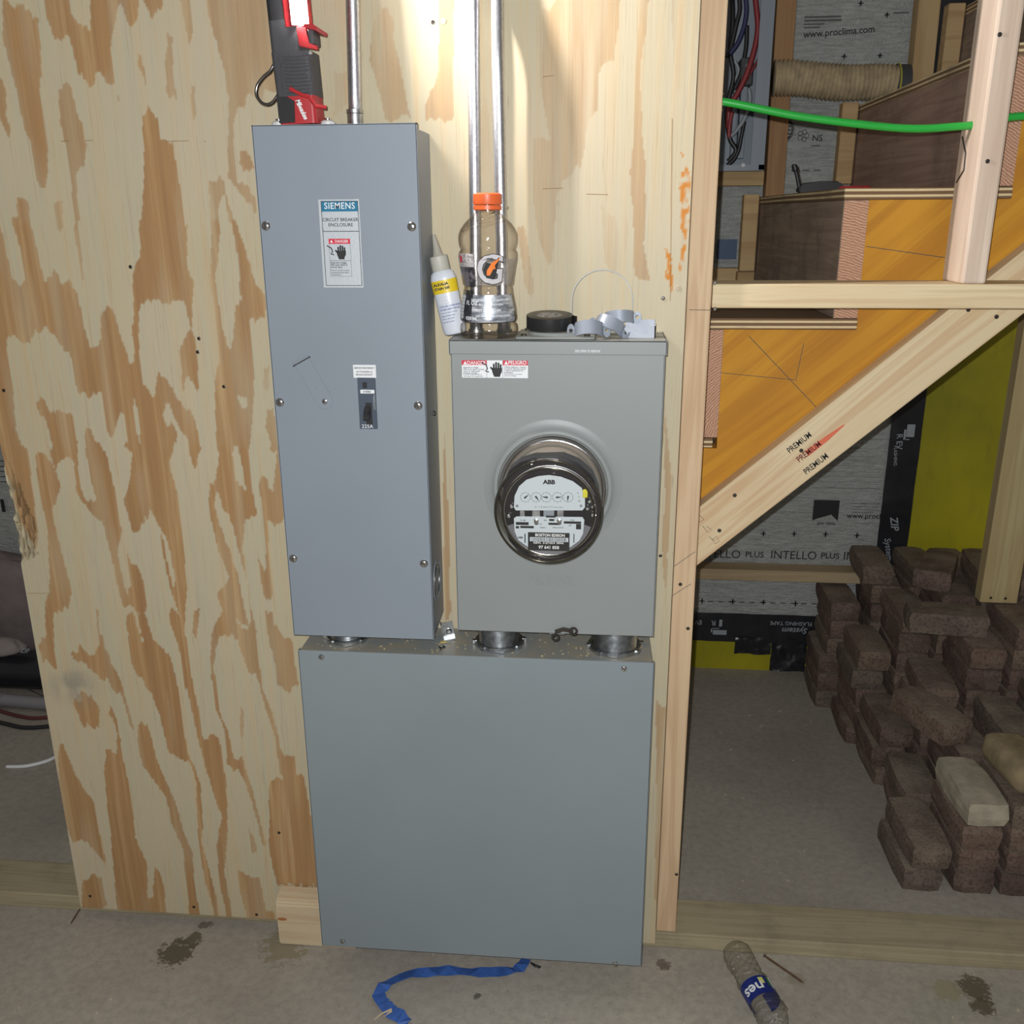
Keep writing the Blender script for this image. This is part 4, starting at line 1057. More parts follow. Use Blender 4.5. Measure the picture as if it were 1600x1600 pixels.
def hand(mb, cx, cz, s, y):
    """raised hand struck by a bolt"""
    mb.prism([(cx - .24 * s, cz - .55 * s), (cx + .2 * s, cz - .55 * s), (cx + .24 * s, cz - .36 * s), (cx + .34 * s, cz - .2 * s), (cx + .36 * s, cz + .1 * s), (cx - .35 * s, cz + .1 * s), (cx - .38 * s, cz - .18 * s)], y - .0002, y)
    for k, (dx, h) in enumerate(((-.25, .38), (-.08, .5), (.09, .46), (.25, .34))):
        mb.box(cx + (dx - .068) * s, cx + (dx + .068) * s, y - .0002, y, cz + .08 * s, cz + (h + .03) * s)
    mb.prism([(cx - .36 * s, cz - .1 * s), (cx - .55 * s, cz + .12 * s), (cx - .45 * s, cz + .2 * s), (cx - .28 * s, cz + .02 * s)], y - .0002, y)
    mb.tube([(cx - 1.15 * s, y - .0001, cz + .5 * s), (cx - .8 * s, y - .0001, cz + .3 * s), (cx - .72 * s, y - .0001, cz + .02 * s), (cx - .88 * s, y - .0001, cz - .12 * s), (cx - .62 * s, y - .0001, cz - .2 * s)], .045 * s, 5)
wx0, wx1 = mz(513.5, 373).x, mz(547, 373).x
mb = MB(); rects(mb, [(wx0, wx1, mz(530, 381).z, mz(530, 373).z)], Yp, .0003); obj('red_band', mb, m_redink, npl)
mb = MB(); z_a, z_b = mz(530, 432).z, mz(530, 381).z
rects(mb, [(wx0, wx1, z_a, z_a + .0003), (wx0, wx0 + .0003, z_a, z_b), (wx1 - .0003, wx1, z_a, z_b), (wx0, wx1, mz(530, 407.5).z, mz(530, 407).z)], Yp, .0002)
hand(mb, mz(534, 396).x, mz(534, 394).z, .0185, Yp); obj('warning_symbol', mb, m_ink, npl)
text('lettering', 'DANGER', .0055, ((wx0 + wx1) / 2 + .0032, Yp - .0005, mz(530, 377.2).z), m_white, npl, bold=.008, sx=.9)
mb = MB(); tx, tz = wx0 + .0042, mz(530, 379).z; mb.prism([(tx - .0022, tz), (tx + .0022, tz), (tx, tz + .004)], Yp - .0006, Yp - .0003); obj('alert_triangle', mb, m_white, npl)
for k, s in enumerate(('Hazardous voltage.', 'Will cause death or', 'serious injury.')): text('lettering', s, .0032, (wx0 + .001, Yp - .0001, mz(530, 410.5 + k * 3.4).z), m_ink, npl, bold=.012, align='LEFT')
for k, s in enumerate(('Turn off and lock out power', 'supplying this device before', 'working inside.')): text('lettering', s, .0024, (wx0 + .001, Yp - .0001, mz(530, 422.5 + k * 3.4).z), m_ink, npl, align='LEFT')
# breaker
kx0, kx1 = mz(560, 620).x, mz(588, 620).x; kz0, kz1 = mz(575, 670).z, mz(575, 590).z
mb = MB(); mb.box(kx0, kx1, EY - .0016, EY, kz0, kz1, .0006)
br = obj('breaker', mb, plain('slate_breaker_face', S(72, 82, 96), .45), en, label='slate grey breaker face with black toggle')
mb = MB(); mb.box(mz(567, 600).x, mz(573.5, 600).x, EY - .0024, EY - .0016, mz(570, 606).z, mz(570, 597).z, .0004); obj('trip_button', mb, m_ink, br)
mb = MB(); mb.box(mz(571.5, 630).x, mz(581, 630).x, EY - .0021, EY - .0016, mz(575, 663).z, mz(575, 629).z, .0003); obj('toggle_slot', mb, m_ink, br)
mb = MB()
zz1, zz0 = mz(576, 634).z, mz(576, 654).z; xm = mz(575.5, 648).x
mb.prism([(EY - .0018, zz1), (EY - .008, zz1 - .004), (EY - .014, zz0 + .008), (EY - .0165, zz0 + .002), (EY - .0145, zz0 - .001), (EY - .0018, zz0 + .004)], xm - .0048, xm + .0042, 'yz')
bmesh.ops.bevel(mb.b, geom=mb.b.edges[:], offset=.0008, segments=2, affect='EDGES'); obj('toggle', mb, m_black, br, smooth='auto')
text('lettering', '225A', .0080, (mz(574.5, 664).x, EY - .0024, mz(574.5, 665.8).z), m_white, br, bold=.004, spacing=1.05)
mb = MB(); mb.box(mz(563.5, 611).x, mz(585.5, 611).x, EY - .0026, EY - .0018, mz(570, 614.5).z, mz(570, 608.5).z, .0003)
ls = obj('small_label', mb, m_white, br); text('lettering', '4 0000', .0042, (mz(574, 611.5).x, EY - .0028, mz(574, 611.7).z), m_ink, br, bold=.01)
mb = MB(); mb.box(mz(552, 580).x, mz(587.5, 580).x, EY - .0008, EY, mz(570, 590.5).z, mz(570, 570).z, .0003)
lk = obj('white_sticker', mb, m_white, en, label='small white sticker')
for s, py, z_ in (('SERVICE DISCONNECT', 575, .0036), ('ACTIONNER LE', 581, .0036), ('BRANCHEMENT', 585.5, .0036)): text('lettering', s, z_, (mz(569.5, py).x, EY - .001, mz(569.5, py).z), m_ink, lk, bold=.01 if py == 575 else 0, sx=.85 if py == 575 else 1)
# clear hasp wing beside the toggle
mb = MB(); h0, h1 = mz(585.5, 612).z, mz(585.5, 643).z
mb.prism([(EY - .0015, h0), (EY - .012, h0 - .006), (EY - .012, h1 + .005), (EY - .0015, h1)], mz(586, 620).x, mz(586, 620).x + .0012, 'yz'); obj('lock_wing', mb, m_zinc, br)
# concentric knockouts on the right side, low, and a side screw
kc = at(685, 903, X=EX1); kc = Vector((EX1 - .0015, (EY + BY) / 2 - .004, kc.z))
SX = Matrix.Rotation(math.radians(90), 3, 'Y')
for r in (.034, .028, .0215):
    mb = MB(); mb.tube([kc + Vector((.0003, r * math.cos(a), r * math.sin(a))) for a in [k * math.pi / 20 for k in range(40)]], .0011, 6, closed=True); obj('knockout_ring', mb, m_panel if r > .03 else m_zinc, en, smooth=True)
mb = MB(); mb.lathe([(.0045, 0), (.0042, .002), (.002, .003)], Vector((EX1 - .0015, -.055, at(672, 655, X=EX1).z)), SX, 14); obj('side_screw', mb, m_steel_dark, en)
# top hub plate under the lamp
mb = MB(); mb.box(-.470, -.398, -.124, -.036, EZ1 - .006, EZ1 - .0015, .0015)
hubp = obj('hub_plate', mb, plain('pale_enamel', S(196, 196, 192), .4), en, label='pale oval hub plate on the top')
for x in (-.470, -.398):
    mb = MB(); mb.lathe([(.0105, 0), (.0105, .0105), (.008, .0125)], (x, -.108, EZ1 - .006), None, 20); obj('plate_lobe', mb, plain('pale_enamel_lobe', S(214, 214, 212), .35), en, smooth='auto')
    mb = MB(); mb.lathe([(.005, 0), (.005, .003), (.003, .0035)], (x, -.108, EZ1 + .0065), None, 12); obj('plate_screw', mb, m_chrome, en, smooth='auto')

# --- meter socket
MX0, MX1, MZ0, MZ1, MFY = -.2255, .0930, .7285, 1.2025, -.130
ms = thing('meter_socket', ((MX0 + MX1) / 2, -.07, MZ0), 'grey meter socket enclosure with a round glass meter on its front', 'electrical enclosure')
mb = MB(); mb.box(MX0 + .002, MX1 - .002, MFY + .006, BY - .0003, MZ0 + .004, MZ1 - .004, .0015); obj('body', mb, m_meter, ms)
mc = at(863.5, 762, Y=MFY)
# front cover with a raised round collar
mb = MB(); mb.box(MX0, MX1, MFY, MFY + .0022, MZ0, MZ1 - .006, .0009)
mb.box(MX0, MX0 + .0015, MFY, MFY + .011, MZ0, MZ1 - .006); mb.box(MX1 - .0015, MX1, MFY, MFY + .011, MZ0, MZ1 - .006)
obj('cover', mb, m_meter, ms)
mb = MB(); mb.lathe([(.108, 0), (.104, .0012), (.0955, .0018), (.0925, .0055), (.0895, .0088), (.0865, .0088), (.0845, .006), (.0845, .0)], mc + Vector((0, .0002, 0)), to_y(), 72, False, False); obj('cover_collar', mb, m_meter, ms, smooth=True)
mb = MB(); mb.box(MX0 - .002, MX1 + .002, MFY - .0045, BY - .0003, MZ1 - .003, MZ1 - .0005, .0008); mb.box(MX0 - .002, MX1 + .002, MFY - .0045, MFY - .0025, MZ1 - .0215, MZ1 - .0005, .0008)
mb.box(MX0 - .002, MX0 - .0003, MFY - .0045, BY - .0003, MZ1 - .0215, MZ1 - .0005); mb.box(MX1 + .0003, MX1 + .002, MFY - .0045, BY - .0003, MZ1 - .0215, MZ1 - .0005)
obj('top_cap', mb, m_meter, ms)
text('embossed_lettering', 'MILBANK', .0235, mc + Vector((-.0015, -.0010 , at(865, 908, Y=MFY).z - mc.z)), m_meter, ms, bold=-.004, sx=.72)
text('embossed_lettering', 'SIDE OPEN TO REMOVE', .005, (at(918, 551, Y=MFY - .0045).x, MFY - .0047, at(918, 551, Y=MFY - .0045).z + .002), m_white, ms, sx=.7)
TZ = MZ1 - .0005
# hub closing plate
mb = MB(); hx0, hx1 = at(806, 529, Z=TZ).x, at(930, 529, Z=TZ).x
mb.box(hx0, hx1, -.128, -.030, TZ, TZ + .0045, .003, 2); hp = obj('hub_plate', mb, m_meter, ms, smooth='auto')
mb = MB(); mb.lathe([(.046, 0), (.044, .004), (.036, .0048), (.030, .0048)], ((hx0 + hx1) / 2 + .002, -.079, TZ + .0045), None, 40); obj('hub_dome', mb, m_meter, hp, smooth='auto')
for x in (hx0 + .012, hx1 - .012):
    for y in (-.116, -.042):
        mb = MB(); mb.lathe([(.0045, 0), (.0045, .002), (.0025, .003)], (x, y, TZ + .0045), None, 12); obj('plate_screw', mb, m_steel_dark, hp)
# warning sticker
YS = MFY - .0004
q = lambda px, py: at(px, py, Y=MFY)
sx0, sx1, sz0, sz1 = q(722, 590).x, q(825, 590).x, q(770, 590.5).z, q(770, 563).z
mb = MB(); mb.box(sx0, sx1, YS, MFY, sz0, sz1, .0002); st = obj('warning_sticker', mb, m_white, ms, label='white danger sticker with red bands')
xa_, xb_ = q(760.5, 580).x, q(785.5, 580).x; zr = q(770, 570.5).z
mb = MB(); rects(mb, [(sx0, xa_, zr, sz1), (xb_, sx1, zr, sz1)], YS, .0002); obj('red_band', mb, m_redink, st)
mb = MB(); rects(mb, [(xa_, xa_ + .0004, sz0, sz1), (xb_, xb_ + .0004, sz0, sz1)], YS, .0002); hand(mb, q(777, 577).x, q(777, 577).z, .0205, YS); obj('warning_symbol', mb, m_ink, st)
text('lettering', 'DANGER', .0078, (q(744.5, 567).x, YS - .0003, q(744, 567.2).z), m_white, st, bold=.012, sx=.9); text('lettering', 'PELIGRO', .0078, (q(808.5, 567).x, YS - .0003, q(807, 566.8).z), m_white, st, bold=.012, sx=.9)
mb = MB()
for px in (727, 791): 
    p = q(px, 570); mb.prism([(p.x - .003, p.z + .0005), (p.x + .003, p.z + .0005), (p.x, p.z + .006)], YS - .0005, YS - .0002)
obj('alert_triangle', mb, m_white, st)
for k, s in enumerate(('Hazardous voltage.', 'Will cause death, serious', 'injury or substantial', 'property damage.')): text('lettering', s, .0031, (q(724, 580).x, YS - .0001, q(724, 574 + k * 2.9).z), m_ink, st, bold=.008, align='LEFT')
for k, s in enumerate(('Turn off all power before', 'working on this equipment.')): text('lettering', s, .0027, (q(724, 580).x, YS - .0001, q(724, 585 + k * 2.6).z), m_ink, st, align='LEFT')
for k, s in enumerate(('Voltaje peligroso. Causara', 'la muerte, lesiones graves', 'o danos materiales a la', 'propiedad.')): text('lettering', s, .0031, (q(788, 580).x, YS - .0001, q(788, 573.5 + k * 2.8).z), m_ink, st, bold=.008, align='LEFT')
for k, s in enumerate(('Desconecte la corriente', 'antes de trabajar.')): text('lettering', s, .0027, (q(788, 580).x, YS - .0001, q(788, 584.5 + k * 2.6).z), m_ink, st, align='LEFT')
# latch at the foot of the cover
lt = at(868, 986, Y=MFY)
mb = MB(); pA, pB, pC = at(867, 987, Y=MFY - .004), at(880, 983, Y=MFY - .004), at(896, 986, Y=MFY - .004)
mb.band([pA, pB, pC], [Vector((0, 0, .0035))] * 3, (0, -.002, 0)); mb.tube([pC + Vector((.0055 * math.cos(a), -.001, .0055 * math.sin(a))) for a in [k * math.pi / 8 for k in range(16)]], .0021, 6, closed=True)
pD = at(868, 996, Y=MFY - .004); mb.tube([pD + Vector((.0052 * math.cos(a), -.001, .0052 * math.sin(a))) for a in [k * math.pi / 8 for k in range(16)]], .0017, 6, closed=True)
obj('latch', mb, m_steel_dark, ms, smooth='auto')
mb = MB(); p = at(869, 989, Y=MFY); mb.box(p.x - .011, p.x + .014, MFY - .0035, MFY, p.z - .001, p.z + .0008); obj('latch_plate', mb, m_zinc, ms)

# --- glass electricity meter
em = thing('electricity_meter', mc, 'round glass domed electricity meter plugged into the front of the meter socket', 'electricity meter')
fc_ = at(859.5, 803.5, Y=-.300)
# find depth at which the front rim's centre lines up with the axis of the socket
best = min([(-.14 - .001 * k) for k in range(220)], key=lambda yy: abs(at(859.5, 803.5, Y=yy).z - mc.z))
FR = best
axis_x = mc.x
rr_ = (at(942, 803, Y=FR).x - at(776.5, 803, Y=FR).x) / 2
print('meter front plane', FR, 'radius', rr_, 'offset', at(859.5, 803.5, Y=FR).x - mc.x)
DEP = MFY - FR
prof = [(.0840, .0), (.0840, .006), (.0795, .008), (.0785, .012)]
for k in range(8): prof.append((.0785 - (.0785 - rr_ ) * k / 7, .012 + (DEP - .012 - .016) * k / 7))
prof += [(rr_ + .0016, DEP - .014), (rr_ + .0022, DEP - .008), (rr_ + .0006, DEP - .002), (rr_ - .003, DEP), (rr_ - .0075, DEP - .001), (rr_ - .009, DEP - .004), (rr_ - .0115, DEP - .0035), (rr_ - .013, DEP - .001), (rr_ - .016, DEP - .0008), (.03, DEP - .0004), (.0005, DEP - .0002)]
m_glass = thin_clear('meter_glass', (.96, .95, .93), (.62, .60, .56), .02, .9)
mb = MB(); mb.lathe(prof, mc, to_y(), 96, False, True); obj('glass_cover', mb, m_glass, em, smooth=True)
mb = MB(); mb.tube([mc + Vector(((rr_ + .0012) * math.cos(a), -DEP + .011, (rr_ + .0012) * math.sin(a))) for a in [k * math.pi / 40 for k in range(80)]], .0016, 8, closed=True)
mb.tube([mc + Vector(((rr_ - .0095) * math.cos(a), -DEP + .007, (rr_ - .0095) * math.sin(a))) for a in [k * math.pi / 40 for k in range(80)]], .001, 8, closed=True)
obj('rim_bead', mb, plain('dark_olive_rim', S(70, 66, 54), .15, .6), em, smooth=True)
mb = MB(); mb.lathe([(.0825, .0), (.0825, .010), (.080, .012), (.0765, .012), (.0765, .004)], mc, to_y(), 72, False, False); obj('sealing_ring', mb, m_chrome, em, smooth='auto')
mb = MB(); mb.lathe([(.0785, .0095), (.0785, .0115)], mc, to_y(), 72, False, False); obj('black_gasket', mb, m_ink, em)
# works inside
PYf = FR + .030          # face plates stand just behind the glass front
mb = MB(); mb.lathe([(.076, .003), (.070, .006), (.062, .030), (.060, DEP - .062), (.062, DEP - .055)], mc, to_y(), 48); obj('base_shell', mb, plain('meter_base_grey', S(196, 186, 174), .4), em, smooth='auto')
def fp(px, py): return at(px, py, Y=PYf)
def plate(name, outline, mat, y=PYf, d=.0016, **k):
    mb = MB(); mb.prism([(at(a, b, Y=y).x, at(a, b, Y=y).z) for a, b in outline], y, y + d)
    return obj(name, mb, mat, em, **k)
def arc(cx, cy_, r, a0, a1, n=14): return [(cx + r * math.cos(math.radians(a0 + (a1 - a0) * k / n)), cy_ + r * math.sin(math.radians(a0 + (a1 - a0) * k / n))) for k in range(n + 1)]
m_face = plain('meter_face_white', S(196, 206, 212), .5)
plate('works_cover', [(788, 752), (795, 735), (812, 722), (835, 715), (880, 714), (905, 724), (925, 742), (935, 765), (938, 800), (932, 835), (915, 860), (890, 874), (850, 878), (815, 868), (796, 845), (786, 815), (784, 780)], plain('black_works', S(44, 41, 43), .35, .2), y=PYf + .006, d=.03)
up_ = [(806, 797.5), (803, 793), (804, 775), (811, 760), (822.5, 750), (840, 744.4), (857.5, 742.5), (876, 745), (895, 752), (909, 762.5), (914, 777.5), (914, 792.5), (910, 797.5)]
p1 = plate('register_plate', up_, m_face, label='white register plate with five dials')
lo_ = [(803, 810), (807, 807), (910, 808), (913, 812.5), (911, 834), (905, 845), (891, 855), (870, 859.5), (845, 859.5), (824, 854), (810, 844), (804, 830)]
p2 = plate('name_plate', lo_, m_face, label='white name plate')
YF = PYf - .0001
def mt(parent, s, px, py, h, mat=m_ink, bold=.01, sx=1.0, align='CENTER', spacing=1.0):
    p = at(px, py, Y=YF); return text('lettering', s, h, p, mat, parent, bold=bold, sx=sx, align=align, spacing=spacing)
mt(p1, 'ABB', 858, 753.5, .0085, bold=.05, sx=1.1)
text('lettering', 'KILOWATTHOURS', .0028, at(858, 792.5, Y=YF), m_ink, p1, spacing=2.0)
for k, (px, hdg) in enumerate(((821, 40), (838, -55), (853.5, 175), (871, 5), (887.5, -95))):
    c0 = at(px, 777, Y=YF); mb = MB(); R = .0072
    mb.tube([c0 + Vector((R * math.cos(a), 0, R * math.sin(a))) for a in [j * math.pi / 10 for j in range(20)]], .00015, 4, closed=True)
    for j in range(10):
        a = math.pi / 2 + j * math.pi / 5; d = Vector((math.cos(a), 0, math.sin(a)))
        mb.tube([c0 + d * R * .84, c0 + d * R * 1.08], .00028, 4)
    di = obj('dial', mb, m_inkg, p1)
    a = math.radians(hdg); d = Vector((math.cos(a), 0, math.sin(a))); n_ = Vector((-d.z, 0, d.x))
    mb = MB(); mb.prism([((c0 + v).x, (c0 + v).z) for v in (d * R * .95, n_ * .0011 + d * .001, n_ * .0013 - d * .0022, -n_ * .0013 - d * .0022, -n_ * .0011 + d * .001)], YF - .0005, YF - .0002); obj('dial_pointer', mb, m_ink, p1)
for px in (808, 908):
    mb = MB(); mb.lathe([(.0022, 0), (.0018, .0008)], at(px, 790.5, Y=YF), to_y(), 12); obj('rivet', mb, m_zinc, p1)
for px, py, s in ((818, 770, 'o'), (905, 776, '|,'), (905, 783, '15')): mt(p1, s, px if px > 830 else 903, py, .0035)
fcx = at(859, 801, Y=PYf)
for r_, w_, a0_, a1_, m_, nm in ((.0665, .0013, 0, 360, m_chrome, 'inner_ring'), (.0690, .0008, 20, 160, m_zinc, 'inner_ring')):
    mb = MB(); mb.tube([fcx + Vector((r_ * math.cos(math.radians(a)), .004, r_ * math.sin(math.radians(a)))) for a in range(a0_, a1_ + 1, 5)], w_, 8); obj(nm, mb, m_, em, smooth=True)
V0 = [(r * math.cos(math.radians(a)), r * math.sin(math.radians(a))) for r, rng in ((.0655, range(200, 341, 7)), (.052, range(340, 199, -7))) for a in rng]
mb = MB(); mb.prism([(fcx.x + a, fcx.z + b) for a, b in V0], PYf + .003, PYf + .0045); obj('lower_bracket', mb, plain('works_grey', S(150, 152, 160), .3, .6), em)
# disc and middle bridge
mb = MB(); mb.lathe([(.044, -.0006), (.044, .0006)], (mc.x, PYf + .052, at(859, 803, Y=PYf).z), None, 48); obj('rotor_disc', mb, m_zinc, em)
for x0_, x1_, mt_ in ((831, 844, m_zinc), (849, 866, m_panel), (870, 881, m_zinc), (812, 820, m_zinc)):
    a_, b_ = at(x0_, 808, Y=PYf), at(x1_, 798, Y=PYf); mb = MB(); mb.box(a_.x, b_.x, PYf + .001, PYf + .006, a_.z, b_.z, .0006); obj('works_bridge', mb, mt_, em)
mb = MB()
for x0_, y0_, x1_, y1_ in ((806, 816, 826, 820), (813, 822, 834, 825), (806, 822, 811, 825.5), (858, 811, 866, 814), (857, 817, 873, 820), (881, 815, 908, 818), (900, 819, 908, 827), (853, 806, 868, 808.5)):
    a_, b_ = at(x0_, y1_, Y=YF), at(x1_, y0_, Y=YF); mb.box(a_.x, b_.x, YF - .0002, YF, a_.z, b_.z)
for x_ in (819.5, 896): 
    a_, b_ = at(x_, 848, Y=YF), at(x_ + 1.6, 834, Y=YF); mb.box(a_.x, b_.x, YF - .0002, YF, a_.z, b_.z)
obj('printed_blocks', mb, m_ink, p2)
mt(p2, 'ABB', 813, 840, .004, bold=.03); mt(p2, 'FORM 2S', 848, 824.5, .0022); mt(p2, 'SINGLE STATOR', 872, 824.5, .0022); mt(p2, 'CL 200', 817, 813, .0028); mt(p2, 'TYPE', 894, 813, .0026); mt(p2, 'KH', 852, 813, .003); mt(p2, '240V 3W', 842, 819, .0024); mt(p2, 'AB1', 891, 821, .0026)
for x_ in (838, 874):
    mb = MB(); mb.lathe([(.0036, 0), (.0036, .002), (.001, .003)], at(x_, 813, Y=YF), to_y(), 16); obj('plate_screw', mb, m_zinc, p2, smooth='auto')
    mb = MB(); mb.lathe([(.003, 0), (.003, .001)], at(x_, 817, Y=YF), to_y(), 16); obj('adjuster', mb, m_inkg, p2)
a_, b_ = at(825, 859.5, Y=YF), at(890, 833, Y=YF); mb = MB(); mb.box(a_.x, b_.x, YF - .0004, YF, a_.z, b_.z); tg = obj('utility_tag', mb, m_ink, em, label='black utility tag')
Y_ = YF - .0005
def tt(s, px, py, h, b=.02, sx=1): text('lettering', s, h, at(px, py, Y=Y_), m_white, tg, bold=b, sx=sx)
tt('BOSTON EDISON', 859.5, 836.5, .0058, .03, .95); tt('KBVC  51271014  MW4', 857, 848.5, .0044); tt('97 641 858', 857.5, 855.5, .0066, .02)
a_, b_ = at(828, 845.5, Y=Y_), at(888, 840.5, Y=Y_); mb = MB(); mb.box(a_.x, b_.x, Y_ - .0002, Y_, a_.z, b_.z); obj('barcode_field', mb, m_face, tg)
mb = MB(); x_ = a_.x + .002
rb2 = random.Random(4)
while x_ < b_.x - .002:
    w_ = rb2.choice((.0003, .0006, .0009)); mb.box(x_, x_ + w_, Y_ - .0004, Y_ - .0002, a_.z + .0006, b_.z - .0006); x_ += w_ + rb2.choice((.0004, .0007, .001))
obj('barcode', mb, m_inkg, tg)
mb = MB(); p = at(915, 770, Y=PYf + .004); mb.box(p.x - .004, p.x + .003, p.y - .006, p.y, p.z - .006, p.z + .006, .001); obj('yellow_tab', mb, plain('yellow_tab', S(214, 206, 60), .5), em)
for px, py in ((921, 782), (926, 790), (918, 793), (800, 790), (796, 805), (926, 803)):
    mb = MB(); mb.lathe([(.0034, 0), (.0034, .005), (.002, .007)], at(px, py, Y=PYf + .006), to_y(), 12); obj('works_screw', mb, m_zinc, em, smooth='auto')

# --- lower wireway box
BX0, BX1, BZ0, BZ1, BFY = -.4985, .0965, .0715, .6815, -.130
bt = thing('wireway_box', ((BX0 + BX1) / 2, -.07, BZ0), 'large square grey box below the breaker enclosure and the meter socket', 'electrical enclosure')
mb = MB(); mb.box(BX0 + .002, BX1 - .003, BFY + .003, BY - .0003, BZ0 + .004, BZ1 - .001, .001); obj('body', mb, m_trough, bt)
mb = MB(); mb.box(BX0, BX1, BFY, BFY + .0018, BZ0, BZ1, .0007); mb.box(BX0, BX0 + .0014, BFY, BFY + .010, BZ0, BZ1); mb.box(BX1 - .0014, BX1, BFY, BFY + .010, BZ0, BZ1); obj('cover', mb, m_trough, bt)
for q_, a in (((502, 1027), 30), ((975, 1045), 50), ((535, 1471), 70), ((961, 1506), 20)): front_screw(at(*q_, Y=BFY - .002) + Vector((0, .002, 0)), bt, r=.0052, slot_rot=a)

# --- conduit nipples between the boxes
def nipple(px, py, rpx, label, top):
    zc_ = BZ1 + .0004
    e = at(px, py, Z=zc_); r = rpx
    c0 = Vector((e.x, min(e.y + r, -.07), zc_))
    n_ = thing('conduit_nipple', c0, label, 'conduit fitting', 'nipples joining the grey boxes')
    pr = []; z = 0
    mb = MB(); mb.lathe([(r, .0), (r, .0035), (r - .002, .0055), (r * .84, .0055), (r * .84, 0)], c0, None, 40)
    for k in range(8):
        a = math.radians(k * 45 + 10); mb.box(-.004, .004, -.0025, .0035, .0, .0062, mat=Matrix.Translation(c0 + Vector((r * math.cos(a), r * math.sin(a), 0))) @ Matrix.Rotation(a, 4, 'Z') @ Matrix.Rotation(math.pi / 2, 4, 'Z'))
    obj('locknut', mb, m_zinc, n_, smooth='auto')
    H_ = top - zc_; P = []
    k = .0
    while k < H_ - .0008: P += [(r * .80, k), (r * .765, k + .0012)]; k += .0024
    mb = MB(); mb.lathe(P + [(r * .8, H_)], c0, None, 40); obj('threaded_tube', mb, m_zinc, n_, smooth='auto')
    mb = MB(); mb.lathe([(r * .98, H_ - .0045), (r * .98, H_ - .0008), (r * .84, H_ - .0006)], c0, None, 40); obj('upper_locknut', mb, m_zinc, n_, smooth='auto')
nipple(538, 1004, .038, 'short threaded nipple under the tall breaker enclosure', EZ0 + .001)
nipple(778, 1012, .043, 'short threaded nipple under the left half of the meter socket', MZ0 + .001)
nipple(961, 1019, .046, 'short threaded nipple under the right corner of the meter socket', MZ0 + .001)

# ================================================================== CONDUITS ON THE SHEET
def conduit(px_b, py_b, px_t, zbot, yb, r, label, bend=0.0, sidebend=0.0):
    p = at(px_b, py_b, Y=yb); pt = at(px_t, 0, Y=yb)
    dx = (pt.x - p.x) / (pt.z - p.z)
    X = lambda z: p.x + dx * (z - p.z)
    c0 = thing('conduit', (X(zbot), yb, zbot), label, 'conduit', 'galvanised conduits on the plywood')
    yw = PYF - r - .0022
    P = [Vector((X(zbot) , yb, zbot)), Vector((X(1.5), yb, 1.5)), Vector((X(1.59), yb, 1.59)), Vector((X(1.64), (yb + yw) / 2, 1.64)), Vector((X(1.69), yw, 1.69)), Vector((X(1.72), yw, 1.72))]
    if bend: yb = yw
    if bend: P += [Vector((X(1.74) + sidebend * .15, yb - bend * .18, 1.745)), Vector((X(1.8) + sidebend * .5, yb - bend * .55, 1.80)), Vector((X(1.86) + sidebend * .85, yb - bend * .9, 1.86)), Vector((X(1.9) + sidebend, yb - bend, 1.91)), Vector((X(2.0) + sidebend, yb - bend, 2.1))]
    else: P = [Vector((X(zbot), yb, zbot)), Vector((X(2.1), yb, 2.1))]
    mb = MB(); mb.tube(smooth_pts(P, 8), r, 24); obj('tube', mb, m_conduit, c0, smooth=True)
    mb = MB(); mb.lathe([(r * 1.35, 0), (r * 1.35, .004), (r * 1.14, .005), (r * 1.14, .022), (r * 1.22, .023), (r * 1.22, .028)], (X(zbot), yb, zbot), None, 24); obj('connector', mb, m_zinc, c0, smooth='auto')
    return X
conduit(555.5, 188, 551, EZ1 - .0015, -.045, .0102, 'galvanised conduit rising from the tall enclosure beside the work light')
Xa = conduit(742, 290, 739, TZ, -.0310, .0093, 'left one of the conduit pair rising behind the sports drink bottle', bend=.001, sidebend=-.09)
Xb = conduit(782, 290, 776, TZ, -.042, .0093, 'right one of the conduit pair rising behind the sports drink bottle', bend=.001, sidebend=-.09)

# ================================================================== WORK LIGHT
LZ = EZ1 + .0008
wl = thing('work_light', (-.435, -.107, LZ), 'red and black stick work light glowing on top of the tall enclosure', 'work light')
LXc, LYc = -.4350, -.107
def rsec(mb, z0, z1, w0, w1, d0, d1, dx0=0, dx1=0, bev=.006, n=6):
    """rounded rectangular section lofted between two heights"""
    rings = []
    for z, w, d, dx in ((z0, w0, d0, dx0), (z1, w1, d1, dx1)):
        ring = []
        for cx_, cy_, a0 in ((1, 1, 0), (-1, 1, 90), (-1, -1, 180), (1, -1, 270)):
            for k in range(n):
                a = math.radians(a0 + 90 * k / (n - 1))
                ring.append(mb.b.verts.new((LXc + dx + cx_ * (w / 2 - bev) + bev * math.cos(a), LYc + cy_ * (d / 2 - bev) + bev * math.sin(a), z)))
        rings.append(ring)
    A, B = rings; N_ = len(A)
    for k in range(N_): mb.b.faces.new((A[k], A[(k + 1) % N_], B[(k + 1) % N_], B[k]))
    mb.b.faces.new(A[::-1]); mb.b.faces.new(B)
ZL = lambda py: at(470, py, Y=LYc - .022).z
mb = MB(); rsec(mb, LZ, ZL(150), .0535, .0545, .046, .046); obj('battery_base', mb, m_red, wl, smooth='auto')
mb = MB(); mb.prism([(LXc - .0272, LZ + .002), (LXc - .004, LZ + .002), (LXc - .002, ZL(158)), (LXc - .012, ZL(150)), (LXc - .0272, ZL(146))], LYc - .0236, LYc - .022); bmesh.ops.bevel(mb.b, geom=mb.b.edges[:], offset=.0005, affect='EDGES'); obj('badge', mb, m_black, wl)
mb = MB()
bp = at(477, 178, Y=LYc - .0240)
